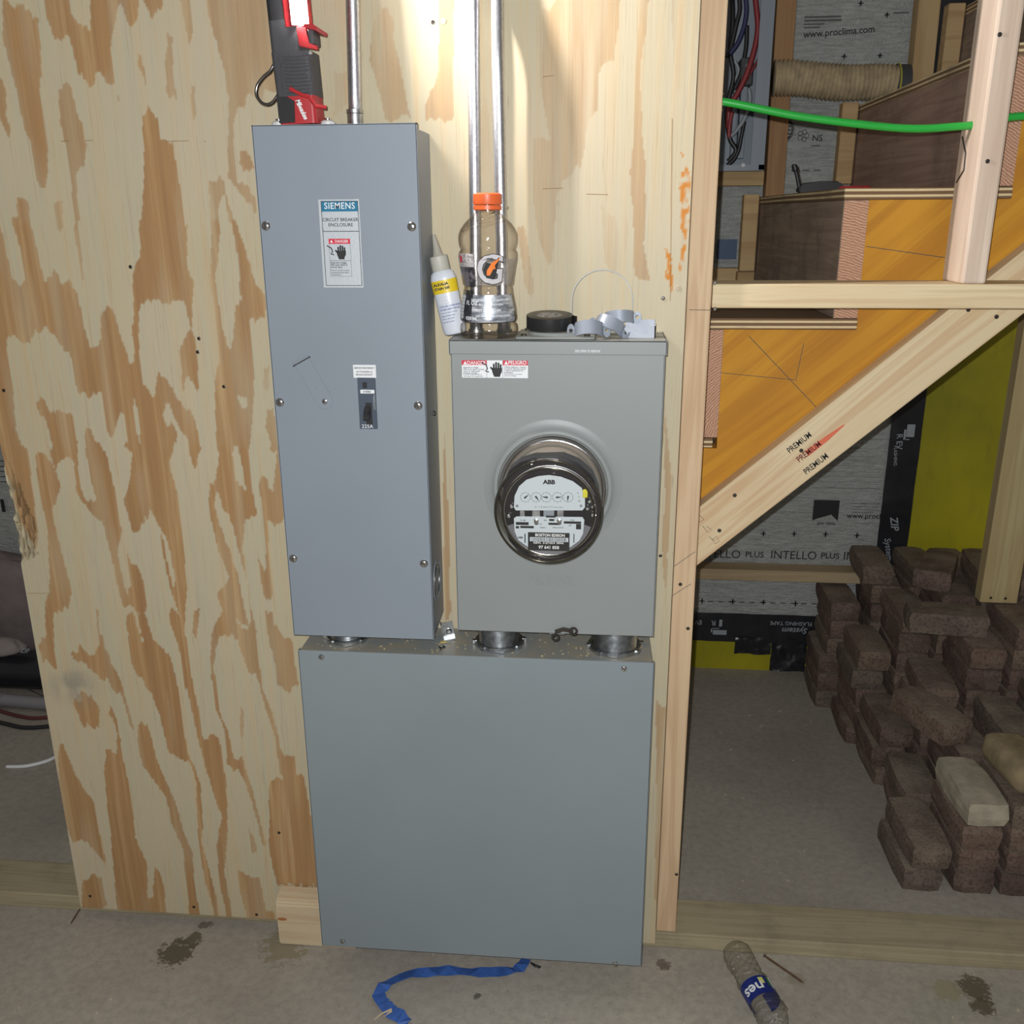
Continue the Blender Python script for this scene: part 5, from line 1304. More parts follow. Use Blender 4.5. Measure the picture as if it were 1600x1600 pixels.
# script-like lettering stroke and bolt
for s_, px, py, h in (('Milwaukee', 472, 171, .0095),):
    merge(mb, text_bm(s_, h, Matrix.Translation(at(px, py, Y=LYc - .0240)) @ Matrix.Rotation(math.radians(68), 4, 'Y') @ FACE, .03, .0002, 'CENTER', .9, .75, .3))
obj('badge_lettering', mb, m_white, wl)
mb = MB(); rsec(mb, ZL(150), ZL(80), .0555, .0565, .048, .048, 0, -.0008); rsec(mb, ZL(80), ZL(30), .042, .044, .048, .048, -.0073, -.0063)
obj('grip', mb, m_rubber, wl, smooth='auto')
mb = MB()
for k in range(11):
    z = ZL(146 - k * 5.8); mb.tube([(LXc - .012, LYc - .0245, z + .001), (LXc + .004, LYc - .0245, z - .0006), (LXc + .024, LYc - .0245, z + .0002)], .0010, 6)
mb.tube([(LXc - .017, LYc - .0245, ZL(150)), (LXc - .016, LYc - .0245, ZL(82))], .0009, 6)
obj('grip_rib', mb, m_rubber, wl, kind='stuff')
mb = MB()
pts = [(455, 138), (472, 148), (485, 152), (494, 167), (511, 170)]
for (a, b), (c2, d2) in zip(pts[:-1], pts[1:]):
    A_, B_ = at(a, b, Y=LYc - .0245), at(c2, d2, Y=LYc - .0245)
    mb.tube([A_, B_], .0028, 8)
obj('red_trim', mb, m_red, wl, smooth='auto')
mb = MB(); A_ = [at(x, y, Y=LYc - .0245) for x, y in ((468, 40), (472, 73), (501, 80), (500, 72), (487, 70), (484, 44))]
mb.prism([(p.x, p.z) for p in A_], LYc - .0262, LYc - .0195); bmesh.ops.bevel(mb.b, geom=mb.b.edges[:], offset=.0012, segments=2, affect='EDGES'); obj('switch_surround', mb, m_red, wl, smooth='auto')
mb = MB(); p = at(491, 58, Y=LYc - .023); mb.box(p.x - .005, p.x + .004, p.y - .001, p.y + .03, p.z - .010, p.z + .010, .002, 2); obj('switch', mb, m_rubber, wl, smooth='auto')
mb = MB(); mb.lathe([(.0028, 0), (.0022, .0016)], at(489, 84, Y=LYc - .0245), to_y(), 14); obj('body_screw', mb, m_zinc, wl)
mb = MB(); rsec(mb, ZL(30), 1.885, .030, .030, .046, .046, -.0135, -.0135); obj('head_shell', mb, m_black, wl, smooth='auto')
mb = MB(); rsec(mb, ZL(42), 1.86, .016, .016, .050, .050, .0030, .0030, .004); obj('lens_frame', mb, m_red, wl, smooth='auto')
# glowing lens
t = NT('glowing_lens'); t.b.inputs['Base Color'].default_value = (1, 1, 1, 1)
t.b.inputs['Emission Color'].default_value = (1.0, .93, .90, 1); t.b.inputs['Emission Strength'].default_value = LAMP_EMIT
q0, q1 = Vector((LXc + .0085, LYc - .0317, 0)), Vector((LXc + .0265, LYc - .0145, 0)); qn = Vector(((q1 - q0).y, -(q1 - q0).x, 0)).normalized()
mb = MB(); mb.prism([((q0 - qn * .0004).x, (q0 - qn * .0004).y), ((q1 - qn * .0004).x, (q1 - qn * .0004).y), (LXc + .0275, LYc - .0135), (LXc + .0275, LYc + .004), (LXc + .008, LYc + .010), (LXc + .0030, LYc - .024)], ZL(41), 1.858, 'xy')
obj('lens_housing', mb, m_red, wl)
mb = MB(); mb.prism([(q.x, q.y) for q in (q0, q1, q1 + qn * .0003, q0 + qn * .0003)], ZL(40), 1.855, 'xy')
obj('lens', mb, t.m, wl)
mb = MB(); A_ = at(484, 42, Y=LYc - .0195); B_ = at(505, 50, Y=LYc - .0195)
mb.prism([(A_.x, A_.z), (A_.x + .012, A_.z), (B_.x, B_.z + .003), (B_.x - .001, B_.z - .002), (A_.x + .002, A_.z - .004)], LYc - .036, LYc + .018); obj('lens_lip', mb, m_red, wl, smooth='auto')
# hook
hk = [(446, 74), (436, 90), (426, 108), (420, 113), (413, 119), (404, 131), (402, 145), (409, 157), (419, 161), (428, 157), (435, 148), (440, 141)]
mb = MB(); mb.tube(smooth_pts([at(x, y, Y=LYc) for x, y in hk], 6), .0023, 10); obj('hook', mb, plain('polished_steel_wire', (.30, .29, .28), .2, 1.0), wl, smooth=True)
wl.matrix_world = Matrix.Translation((-.435, -.107, LZ)) @ Matrix.Rotation(math.radians(-2.2), 4, 'Y')

# ================================================================== THINGS ON THE METER SOCKET
# sports drink bottle
BYc = -.094
zb_ = TZ + .0003
def zrow(py): return at(765, py, Y=BYc).z
rows = [(532, 34), (531, 41), (527, 44), (519, 44.8), (512, 44), (508, 40.5), (504, 43), (500, 43.5), (494, 42.8), (488, 42.6), (482, 41.6), (474, 40), (466, 38.6), (458, 37.6), (452, 36.8), (450, 36), (447, 38.5), (438, 39.5), (428, 41), (418, 42.6), (409, 44.2), (402, 44.6), (396, 44.2), (393, 42.4), (391, 41.4), (388, 43), (382, 44.4), (374, 45), (366, 44.2), (358, 41), (350, 36), (344, 30.5), (339, 25.5), (335, 21.5), (332, 19), (329, 18.2)]
bxp = at(763, 430, Y=BYc).x
kz = (zrow(329) - zb_) / (zrow(329) - zrow(532))
prof = [(r_ / 1000 * 1.0 * .98, max(0.0003, (zrow(py) - zrow(532)) * kz)) for py, r_ in rows]
bt2 = thing('sports_bottle', (bxp, BYc, zb_), 'clear sports drink bottle with an orange cap standing on the meter socket', 'bottle')
m_pet = thin_clear('clear_bottle_plastic', (.97, .95, .93), (.66, .62, .58), .06, 1.0, bump=.35, bs=45)
mb = MB(); mb.lathe(prof, (bxp, BYc, zb_), None, 64, True, False)
bot = obj('bottle_wall', mb, m_pet, bt2, smooth=True)
# liquid remains and moulded spiral ribs
for k in range(4):
    z0 = prof[28][1] + .004 + k * .0065; P = []
    for j in range(14):
        a = math.radians(-150 + j * 9 + k * 14); z = z0 + j * .0011
        i_ = max(0, min(len(prof) - 2, next((ii_ for ii_ in range(len(prof) - 1) if prof[ii_ + 1][1] > z), 30)))
        f = (z - prof[i_][1]) / max(1e-6, prof[i_ + 1][1] - prof[i_][1]); r = prof[i_][0] + (prof[i_ + 1][0] - prof[i_][0]) * min(1, max(0, f))
        P.append((bxp + (r + .0003) * math.cos(a), BYc + (r + .0003) * math.sin(a), zb_ + z))
    mb = MB(); mb.tube(P, .0008, 6); obj('moulded_rib', mb, m_pet, bt2, smooth=True)
hc = prof[-1][1]
m_cap = plain('orange_cap', S(232, 104, 52), .4)
cr_ = .0203
mb = MB(); P = [(cr_, hc + .0085), (cr_ + .0006, hc + .010), (cr_ + .0004, hc + .0225), (cr_ - .0014, hc + .0240), (cr_ - .005, hc + .0245), (.001, hc + .0245)]
mb.lathe(P, (bxp, BYc, zb_), None, 60); cp_ = obj('cap', mb, m_cap, bt2, smooth='auto')
mb = MB(); mb.lathe([(cr_ - .002, hc + .0005), (cr_ + .0002, hc + .0015), (cr_ + .0002, hc + .0070), (cr_ - .001, hc + .0076)], (bxp, BYc, zb_), None, 60); obj('tamper_ring', mb, m_cap, bt2, smooth='auto')
mb = MB(); mb.lathe([(cr_ - .0025, hc - .004), (cr_ - .0025, hc + .010)], (bxp, BYc, zb_), None, 40, False, False); obj('bottle_neck', mb, m_pet, bt2, smooth=True)
# printed film label
def rad_at(z):
    for (r0, h0), (r1, h1) in zip(prof[:-1], prof[1:]):
        if h0 <= z <= h1: return r0 + (r1 - r0) * (z - h0) / max(1e-9, h1 - h0)
    return prof[0][0]
def film(name, zA, zB, mat, a0=-175, a1=-5, ofs=.0005, n=40, m_=24, parent=None):
    mb = MB(); V = []
    for j in range(m_ + 1):
        z = zA + (zB - zA) * j / m_; r = rad_at(z) + ofs
        V.append([mb.b.verts.new((bxp + r * math.cos(math.radians(a0 + (a1 - a0) * i / n)), BYc + r * math.sin(math.radians(a0 + (a1 - a0) * i / n)), zb_ + z)) for i in range(n + 1)])
    for j in range(m_):
        for i in range(n): mb.b.faces.new((V[j][i], V[j][i + 1], V[j + 1][i + 1], V[j + 1][i]))
    return obj(name, mb, mat, parent or bt2, smooth=True)
zz = lambda py: (zrow(py) - zrow(532)) * kz
def filmmat(name, c0, c1, alpha, sc=60, th=.5, rough=.3):
    t = NT(name); t.set(rough, 0.0, .8)
    n_ = t.noise(sc, detail=5, rough=.7)
    t.col(t.ramp(n_, [(th - .03, c0), (th + .03, c1)]))
    t.b.inputs['Alpha'].default_value = alpha; t.bump(t.noise(50), .5, .003); return t.m
m_snow = filmmat('frosty_label_print', S(170, 164, 166), S(226, 222, 222), .75, 200, .5)
m_grey = filmmat('smoky_label_print', S(44, 44, 50), S(120, 116, 122), .80, 22, .52)
t = NT('silver_label_print'); t.set(.35, .5)
sx_ = t.n('SeparateXYZ'); t.l(t.tc.outputs['Object'], sx_.inputs[0])
nn = t.noise(1, (60, 60, 160), 4, .6)
t.col(t.ramp(nn, [(.35, S(120, 124, 132)), (.5, S(176, 182, 190)), (.62, S(214, 218, 224))])); t.bump(t.noise(30, (1, 1, 2)), .3, .003); m_silver = t.m
film('label_frost', zz(440), zz(397), m_snow, -172, -112)
film('label_smoke', zz(449), zz(418), m_grey, -176, -112, .0007)  # dark grey print low on the left of the label
film('label_silver', zz(505), zz(462), m_silver, -168, -18)
film('label_dark', zz(505), zz(455), m_grey, -178, -120, .0008)
film('label_clear_band', zz(447), zz(405), filmmat('faint_label_print', S(150, 144, 142), S(196, 190, 186), .35, 40), -112, -15, .0004)
def onbottle(s, h, adeg, py, mat, bold=.02, name='lettering', ofs=.0012, sx=1.0):
    z0 = zz(py); bm = text_bm(s, h, Matrix(), bold, .0001, 'CENTER', 1, sx)
    bmesh.ops.subdivide_edges(bm, edges=[e for e in bm.edges if e.calc_length() > .004], cuts=3)
    for v in bm.verts:
        z = z0 + v.co.y; r = rad_at(z) + ofs + v.co.z; a = math.radians(adeg) + v.co.x / .042
        v.co = Vector((bxp + r * math.cos(a), BYc + r * math.sin(a), zb_ + z))
    return obj(name, bm, mat, bt2)
onbottle('G', .058, -79, 424, m_ink, .030, 'logo_outline', .0010); onbottle('G', .058, -79, 424, plain('logo_white', S(206, 202, 204), .5), .012, 'logo_letter', .0016)
def wrap_poly(name, P, mat, ofs):
    mb = MB(); mb.prism([(x, y) for x, y in P], 0, .0002, 'xy'); bm = mb.b
    bmesh.ops.triangulate(bm, faces=bm.faces[:]); bmesh.ops.subdivide_edges(bm, edges=bm.edges[:], cuts=2)
    for v in bm.verts:
        z = zz(424) + v.co.y; r = rad_at(z) + ofs + v.co.z; a = math.radians(-79) + v.co.x / .042
        v.co = Vector((bxp + r * math.cos(a), BYc + r * math.sin(a), zb_ + z))
    return obj(name, bm, mat, bt2)
wrap_poly('logo_bolt_shadow', [(.012, .020), (.003, .010), (-.006, .012), (-.010, .002), (-.006, -.010), (.006, -.011), (.008, -.008), (-.001, -.008), (-.003, -.002), (.004, .006)], m_ink, .0022)
wrap_poly('logo_bolt', [(.014, .019), (.002, .012), (-.005, .001), (-.0055, -.006), (-.001, -.0065), (.004, .003), (.007, .0025), (.006, .008)], plain('logo_orange', S(244, 128, 40), .5), .0026)
wrap_poly('logo_mark', [(-.052, .022), (-.046, .020), (-.046, .012), (-.051, .010)], m_redink, .0014)
for s, py, h, a in (('FL OZ', 475, .0085, -122), ('ZERO SUGAR  THIRST QUENCHER', 470, .0042, -80), ('RECHARGE REFRESH', 477, .0042, -78), ('THIRST QUENCHER', 486, .005, -88), ('828 mL', 499, .007, -120), ('NO ARTIFICIAL SWEETENERS', 495, .0042, -72)): onbottle(s, h, a, py, m_white, .01, ofs=.0010)
# barcode on the bottle flank
mb = MB()
for k in range(22):
    z0 = zz(500 - k * 1.75); a0 = -164; r = rad_at(z0) + .0014; V = []
    for j in range(6):
        a = math.radians(a0 + j * 4.2); V.append(Vector((bxp + r * math.cos(a), BYc + r * math.sin(a), zb_ + z0)))
    mb.band(V, [Vector((0, 0, .00075 if k % 3 else .0004))] * 6, (0, -.0002, 0))
obj('barcode', mb, m_white, bt2, kind='stuff')

# glue bottle leaning between the enclosure and the sports bottle
gl_lo, gl_hi, gl_tip = at(712, 525, Y=-.075), at(690, 426, Y=-.075), at(677, 372, Y=-.075)
ax_ = (gl_hi - gl_lo); Lg = ax_.length; ax_.normalize()
xq = Vector((ax_.z, 0, -ax_.x)).normalized()
TG = Matrix(((xq.x, 0, ax_.x, gl_lo.x), (xq.y, 1, ax_.y, -.075), (xq.z, 0, ax_.z, gl_lo.z + .003), (0, 0, 0, 1)))
tilt = Matrix.Translation((0, 0, 0))
gb = thing('glue_bottle', (gl_lo.x, -.075, TZ), 'white squeeze bottle with a yellow label leaning beside the sports bottle', 'bottle')
def oval(mb, prof, n=36, sc=.72):
    rings = []
    for r, h in prof: rings.append([mb.b.verts.new(TG @ Vector((r * math.cos(2 * math.pi * k / n), r * sc * math.sin(2 * math.pi * k / n), h))) for k in range(n)])
    for A, B in zip(rings[:-1], rings[1:]):
        for k in range(n): mb.b.faces.new((A[k], A[(k + 1) % n], B[(k + 1) % n], B[k]))
    mb.b.faces.new(rings[0][::-1]); mb.b.faces.new(rings[-1]); return mb
def opf(r, h, sc=.72): return (r, h)
obj('bottle_body', oval(MB(), [(.012, .0), (.0165, .002), (.0182, .008), (.0192, Lg * .5), (.0198, Lg * .88), (.0175, Lg * .96), (.0135, Lg)]), plain('white_glue_plastic', S(214, 218, 226), .35), gb, smooth='auto')
obj('cap', oval(MB(), [(.0135, Lg), (.0140, Lg + .001), (.0138, Lg + .021), (.012, Lg + .0225)], sc=1.0), plain('grey_white_cap', S(186, 184, 172), .5), gb, smooth='auto')
obj('spout', oval(MB(), [(.0085, Lg + .0225), (.0068, Lg + .027), (.0028, Lg + .052), (.0022, Lg + .054)], n=20, sc=1.0), plain('grey_spout', S(168, 164, 150), .5), gb, smooth='auto')
def gfilm(name, h0, h1, mat, a0=-176, a1=-4, ofs=.0005):
    mb = MB(); n = 24; V = []
    for j in range(7):
        h = h0 + (h1 - h0) * j / 6; r = .0182 + (.0198 - .0182) * h / Lg + ofs
        V.append([mb.b.verts.new(TG @ Vector((r * math.cos(math.radians(a0 + (a1 - a0) * i / n)), r * .72 * math.sin(math.radians(a0 + (a1 - a0) * i / n)) - .0002, h))) for i in range(n + 1)])
    for j in range(6):
        for i in range(n): mb.b.faces.new((V[j][i], V[j][i + 1], V[j + 1][i + 1], V[j + 1][i]))
    return obj(name, mb, mat, gb, smooth=True)
gfilm('yellow_label', Lg * .66, Lg * .86, plain('yellow_label', S(226, 196, 40), .4))
def gtext(s, u, v, h, mat, bold=.03):
    T = TG @ Matrix.Translation((u, -.0148, v)) @ FACE; obj('lettering', text_bm(s, h, T, bold, .0003, 'LEFT'), mat, gb)
gtext('ALKALIA', -.0145, Lg * .80, .0058, m_ink, .04); gtext('STAIN 200', -.0145, Lg * .735, .0052, m_ink, .04)
m_gb = plain('blue_small_print', S(60, 76, 140), .5)
for k in range(3): gtext('____________', -.0145, Lg * (.62 - k * .05), .004, plain('tan_rule', S(196, 186, 150), .6), 0)
for k, s in enumerate(('FOR ALL CLEANING', 'STAIN AND ODOR', 'Use on wood, metal', 'apply freely, wipe', 'with a dry cloth', 'and let it stand')): gtext(s, -.0125, Lg * (.46 - k * .048), .0036 if k < 2 else .003, m_gb, .015 if k < 2 else 0)

# electrical tape roll
TT = TZ + .0045 + .0049
tc_ = at(862, 508, Z=TT); tc_ = Vector((tc_.x, -.079, TT))
er = thing('electrical_tape_roll', tc_, 'black roll of electrical tape lying on the meter socket', 'tape roll')
R_ = .0352; Ht = .019
mb = MB(); P = [(.0195, 0), (R_, 0), (R_ + .0002, .0006), (R_, Ht - .0004), (R_ - .0006, Ht), (.0195, Ht)]
mb.lathe(P + [P[0]], tc_, None, 64, False, False); obj('tape_body', mb, plain('black_vinyl_tape', (.02, .02, .021), .35), er, smooth='auto')
mb = MB(); mb.lathe([(.0190, .0), (.0193, .0), (.0193, Ht), (.0160, Ht)], tc_, None, 48, False, False); obj('core', mb, m_whitep, er)
mb = MB(); mb.lathe([(.0188, Ht - .0004), (.0188, Ht)], tc_, None, 40, True, True); dc = obj('printed_disc', mb, filmmat('disc_print', S(90, 90, 94), S(200, 200, 204), 1, 160, .5, .5), er)
mb = MB(); mb.band([tc_ + Vector((R_ - .001, .004, Ht / 2)), tc_ + Vector((R_ + .004, -.004, Ht / 2)), tc_ + Vector((R_ + .006, -.002, Ht / 2))], [Vector((0, 0, Ht / 2 - .001))] * 3, (0, -.0006, 0)); obj('tape_end', mb, m_black, er)
er.matrix_world = Matrix.Translation(tc_ + Vector((0, 0, .0036))) @ Matrix.Rotation(math.radians(6), 4, 'X')

# steel hoop
hpk, hpl, hpr = at(940, 422, Y=-.058), at(894, 487, Y=-.058), at(987, 487, Y=-.058)
Rh = (hpr.x - hpl.x) / 2
hc_ = Vector(((hpl.x + hpr.x) / 2, -.058, hpk.z - Rh))
mb = MB(); mid_pts = [hc_ + Vector((Rh * math.cos(math.radians(a)), 0, Rh * math.sin(math.radians(a)))) for a in range(0, 181, 6)]
zl_ = TZ + .0050
mid_pts += [Vector((hc_.x - Rh, -.058, hc_.z - (hc_.z - zl_) * f)) for f in (.4, .8)] + [Vector((hc_.x - Rh * .9, -.058, zl_)), Vector((hc_.x + Rh * .9, -.058, zl_))] + [Vector((hc_.x + Rh, -.058, hc_.z - (hc_.z - zl_) * f)) for f in (.8, .4)]
V = []
n = len(mid_pts)
for k, p in enumerate(mid_pts):
    o_ = (p - hc_).normalized()
    V.append([mb.b.verts.new(p + o_ * dx + Vector((0, dy, 0))) for dx, dy in ((0, -.0045), (.0014, -.0045), (.0014, .0045), (0, .0045))])
for k in range(n):
    for j in range(4): mb.b.faces.new((V[k][j], V[k][(j + 1) % 4], V[(k + 1) % n][(j + 1) % 4], V[(k + 1) % n][j]))
obj('sealing_hoop', mb, plain('hoop_steel', S(150, 152, 150), .5, .3), smooth='auto', label='thin steel sealing hoop standing upright behind the grey straps', cat='ring')

# grey pipe straps
m_strap = plain('blue_grey_strap', S(150, 158, 170), .4, .2)
def strap(px, py, rotz, rotx, label, R=.0155, w=.011, sweep=(0, 180), ear=.013, scale=1, y=-.085, rot_y=0, zup=0):
    base = at(px, py, Y=y); base.z = TZ + zup
    T = Matrix.Translation(base) @ Matrix.Rotation(math.radians(rotz), 4, 'Z') @ Matrix.Rotation(math.radians(rotx), 4, 'X') @ Matrix.Rotation(math.radians(rot_y), 4, 'Y')
    st_ = thing('pipe_strap', base, label, 'pipe strap', 'grey pipe straps on the meter socket')
    P = []
    for k in range(17):
        a = math.radians(sweep[0] + (sweep[1] - sweep[0]) * k / 16); P.append(Vector((R * math.cos(a), 0, R * math.sin(a))))
    mb = MB(); V = []
    for k, p in enumerate(P):
        o_ = p.normalized()
        V.append([mb.b.verts.new(T @ (p + o_ * dx + Vector((0, dy, 0)))) for dx, dy in ((0, -w), (.0016, -w), (.0016, w), (0, w))])
    for A, B in zip(V[:-1], V[1:]):
        for j in range(4): mb.b.faces.new((A[j], A[(j + 1) % 4], B[(j + 1) % 4], B[j]))
    mb.b.faces.new(V[0][::-1]); mb.b.faces.new(V[-1])
    obj('strap_band', mb, m_strap, st_, smooth='auto')
    for s in (1, -1):
        e = P[0] if s == 1 else P[-1]
        mb = MB(); c0 = e + Vector((s * .0008, 0, 0)); n_ = 20; out = []; inn = []
        for d_ in (0, .0016):
            out.append([mb.b.verts.new(T @ (c0 + Vector((s * ear * .9 * (.5 + .5 * math.cos(2 * math.pi * k / n_)), math.sin(2 * math.pi * k / n_) * w, d_)))) for k in range(n_)])
            inn.append([mb.b.verts.new(T @ (c0 + Vector((s * ear * .45 + .003 * math.cos(2 * math.pi * k / n_) * s, math.sin(2 * math.pi * k / n_) * .003, d_)))) for k in range(n_)])
        for k in range(n_):
            k2 = (k + 1) % n_
            mb.b.faces.new((out[0][k], out[0][k2], inn[0][k2], inn[0][k])); mb.b.faces.new((out[1][k], inn[1][k], inn[1][k2], out[1][k2]))
            mb.b.faces.new((out[0][k], out[1][k], out[1][k2], out[0][k2])); mb.b.faces.new((inn[0][k], inn[0][k2], inn[1][k2], inn[1][k]))
        obj('strap_ear', mb, m_strap, st_, smooth='auto')
strap(920, 520, 4, 66, 'blue grey pipe strap beside the tape roll, ears towards the viewer', R=.0200, w=.0105, y=-.108, zup=.011)
strap(951, 520, -34, 52, 'middle blue grey pipe strap leaning on its neighbour', R=.0215, w=.010, y=-.092, rot_y=20, zup=.013)
strap(968, 500, 10, 74, 'blue grey pipe strap lying highest below the hoop', R=.020, w=.009, y=-.072, rot_y=-12, zup=.026)
# channel bracket at the right
cb = thing('channel_bracket', at(1003, 522, Y=-.085), 'pale metal channel bracket at the right end of the meter socket top', 'bracket')
x0_, x1_ = at(978, 520, Y=-.098).x, at(1024, 520, Y=-.098).x
mb = MB(); z0 = TZ + .0002
mb.box(x0_, x1_, -.102, -.070, z0, z0 + .0016); mb.box(x0_, x1_, -.0716, -.070, z0, z0 + .024); mb.box(x1_ - .0016, x1_, -.102, -.070, z0, z0 + .021)
mb.prism([(x0_ + .004, z0 + .0016), (x1_, z0 + .0016), (x1_, z0 + .018), (x1_ - .012, z0 + .018), (x1_ - .012, z0 + .006), (x0_ + .02, z0 + .009), (x0_, z0 + .017), (x0_ - .003, z0 + .014)], -.102, -.1004)
obj('channel', mb, plain('pale_galvanised', S(176, 182, 192), .5), cb)
mb = MB(); mb.lathe([(.003, 0), (.003, .006), (.0045, .0065), (.0045, .009)], (x0_ + .002, -.09, z0 + .0016), None, 12); obj('bolt', mb, m_chrome, cb, smooth='auto')

# ================================================================== THINGS ON THE WIREWAY BOX
ZW = BZ1 - .0008
b0 = at(702, 998, Z=ZW)
bb = thing('angle_clip', (b0.x, b0.y, ZW), 'small galvanised angle clip standing in the gap between the two upper boxes', 'bracket')
T = Matrix.Translation((b0.x, b0.y + .004, ZW + .0002)) @ Matrix.Rotation(math.radians(14), 4, 'Z') @ Matrix.Rotation(math.radians(-9), 4, 'Y')
mb = MB(); mb.box(-.0095, .0095, -.001, .0006, 0, .030, mat=T); mb.box(-.0112, -.0095, -.001, .016, 0, .026, mat=T); mb.box(-.0095, .0095, -.010, .0, 0, .0015, mat=T); obj('clip_plate', mb, m_zinc, bb)
mb = MB(); mb.lathe([(.0052, 0), (.0052, .002), (.003, .004)], T @ Vector((.001, -.001, .013)), T.to_3x3() @ to_y(), 16); obj('clip_screw', mb, m_chrome, bb, smooth='auto')
for (px, py, r, lb) in ((691, 1012, .0058, 'shiny loose screw lying on the dusty top of the lower box'),):
    p = at(px, py, Z=ZW); sc_ = thing('loose_screw', p, lb, 'screw')
    mb = MB(); mb.lathe([(r, 0.0003), (r, .0018), (r * .6, .003), (r * .3, .0022)], p, None, 16); obj('screw_head', mb, m_chrome, sc_, smooth='auto')
    mb = MB(); mb.tube([p + Vector((0, -.004, .002)), p + Vector((-.0005, -.015, .002))], [.0022, .0016], 8); obj('screw_shank', mb, m_chrome, sc_)
p = at(693, 1004, Z=ZW); mb = MB(); mb.box(-.006, .006, -.004, .004, .0002, .0022, .001, 1, Matrix.Translation(p) @ Matrix.Rotation(.4, 4, 'Z')); obj('wood_chip', mb, plain('yellow_chip', S(206, 186, 120), .8), label='yellowish wood chip on top of the lower box beside the loose screw', cat='wood chip')
mb = MB(); rb3 = random.Random(5)
for k in range(110):
    x_ = rb3.uniform(BX0 + .02, BX1 - .02); y_ = rb3.uniform(-.122, -.03); s_ = rb3.uniform(.0006, .002)
    mb.box(-s_, s_, -s_ * .7, s_ * .7, 0, s_ * .6, mat=Matrix.Translation((x_, y_, ZW + .0001)) @ Matrix.Rotation(rb3.uniform(0, 3), 4, 'Z'))
obj('sawdust', mb, plain('sawdust', S(196, 180, 140), .9), label='sawdust crumbs on top of the lower grey box', cat='sawdust', kind='stuff')

# ================================================================== THINGS ON THE FLOOR
# blue tape
m_bt = plain('blue_painters_tape', S(62, 100, 172), .5, 0, .4, var=.25, vs=30, bump=.4, bs=40)
pth = [(822, 1500, 3), (812, 1514, 3), (792, 1520, 5), (765, 1521, 4), (735, 1520, 2), (700, 1518, 3), (668, 1521, 3), (642, 1524, 5), (616, 1533, 3), (599, 1545, 6), (592, 1557, 4), (600, 1573, 8), (611, 1584, 4), (624, 1590, 6), (634, 1602, 3)]
P = smooth_pts([at(x, y, Z=.003) + Vector((0, 0, z / 1000 * .8)) for x, y, z in pth], 2)
rbt = random.Random(3)
of = []
for k, p in enumerate(P):
    d = (P[min(k + 1, len(P) - 1)] - P[max(k - 1, 0)]).normalized(); s_ = Vector((-d.y, d.x, 0)).normalized()
    of.append(s_ * (.0108 + rbt.uniform(-.002, .002)) + Vector((0, 0, rbt.uniform(-.0022, .0035))))
mb = MB(); mb.band(P, of, (0, 0, .0006)); btp = obj('blue_tape', mb, m_bt, label='crumpled strip of blue masking tape lying on the concrete floor', cat='tape')
cr2 = thing('tape_crumple', at(612, 1582, Z=0), 'wadded end of blue masking tape at the bottom edge', 'tape')
rb4 = random.Random(8)
mb = MB()
for k in range(9):
    p = at(600 + k * 4, 1564 + k * 4.2, Z=.004 + rb4.random() * .004)
    T = Matrix.Translation(p) @ Matrix.Rotation(rb4.uniform(0, 3), 4, 'Z') @ Matrix.Rotation(rb4.uniform(-.5, .5), 4, 'X')
    mb.box(-.009, .009, -.006, .006, -.0004, .0004, mat=T)
obj('tape_fold', mb, m_bt, cr2)
mb = MB(); a_, b_, c2 = at(612, 1577, Z=.009), at(596, 1584, Z=.006), at(584, 1594, Z=.003)
mb.tube([a_, b_, c2], [.0022, .0014, .0004], 5); mb.tube([a_ + Vector((.001, -.004, 0)), at(600, 1588, Z=.005)], [.0018, .0004], 5)
obj('wood_splinter', mb, m_lum, label='pale wood splinter stuck to the end of the blue tape', cat='splinter')
mb = MB(); mb.tube([at(829, 1504, Z=.002), at(836, 1509, Z=.003), at(845, 1511, Z=.002), at(841, 1513, Z=.002)], [.0014, .003, .0015, .001], 6); obj('black_scrap', mb, m_black, label='small black scrap on the floor under the lower grey box', cat='scrap')
# nails
def nail(a, b, r, label, mat):
    A_, B_ = at(*a, Z=r * 1.5), at(*b, Z=r); d = (B_ - A_).normalized()
    n_ = thing('nail', A_, label, 'nail')
    mb = MB(); mb.tube([A_ + d * .002, B_ - d * .006, B_], [r, r, r * .2], 8); obj('shank', mb, mat, n_, smooth='auto')
    mb = MB(); mb.tube([A_, A_ + d * .0014], r * 2.1, 12); obj('head', mb, m_zinc, n_, smooth='auto')
m_rust = plain('rusty_steel', S(108, 84, 62), .6, .5, var=.3, vs=90)
nail((1194, 1493), (1256, 1536), .0021, 'rusty nail lying on the floor right of the crushed water bottle', m_rust)
nail((127, 1417), (110, 1444), .0016, 'thin nail at the lower left corner of the plywood', m_rust)
# crushed water bottle
A0, A1 = at(1146, 1482, Z=.026), at(1222, 1612, Z=.030)
A0 = Vector((A0.x, A0.y, .026)); A1 = Vector((A1.x, A1.y, .028))
d = (A1 - A0).normalized(); s_ = d.cross(Vector((0, 0, 1))).normalized(); u_ = s_.cross(d).normalized(); LB = (A1 - A0).length
wbk = thing('water_bottle', Vector((A0.x, A0.y, 0)), 'crumpled clear water bottle with a blue label lying on the floor', 'bottle')
m_crump = thin_clear('crumpled_bottle_plastic', (.96, .96, .95), (.80, .80, .77), .12, 1.3, bump=1.0, bs=190, base=.07)
def wring(tt_, seed=0):
    R = [(0, .016), (.02, .024), (.06, .0285), (.5, .029), (.80, .0285), (.9, .024), (.97, .015), (1.0, .0125), (1.12, .0122)]
    for (a, ra), (b, rb_) in zip(R[:-1], R[1:]):
        if a <= tt_ <= b: return ra + (rb_ - ra) * (tt_ - a) / (b - a)
    return .012
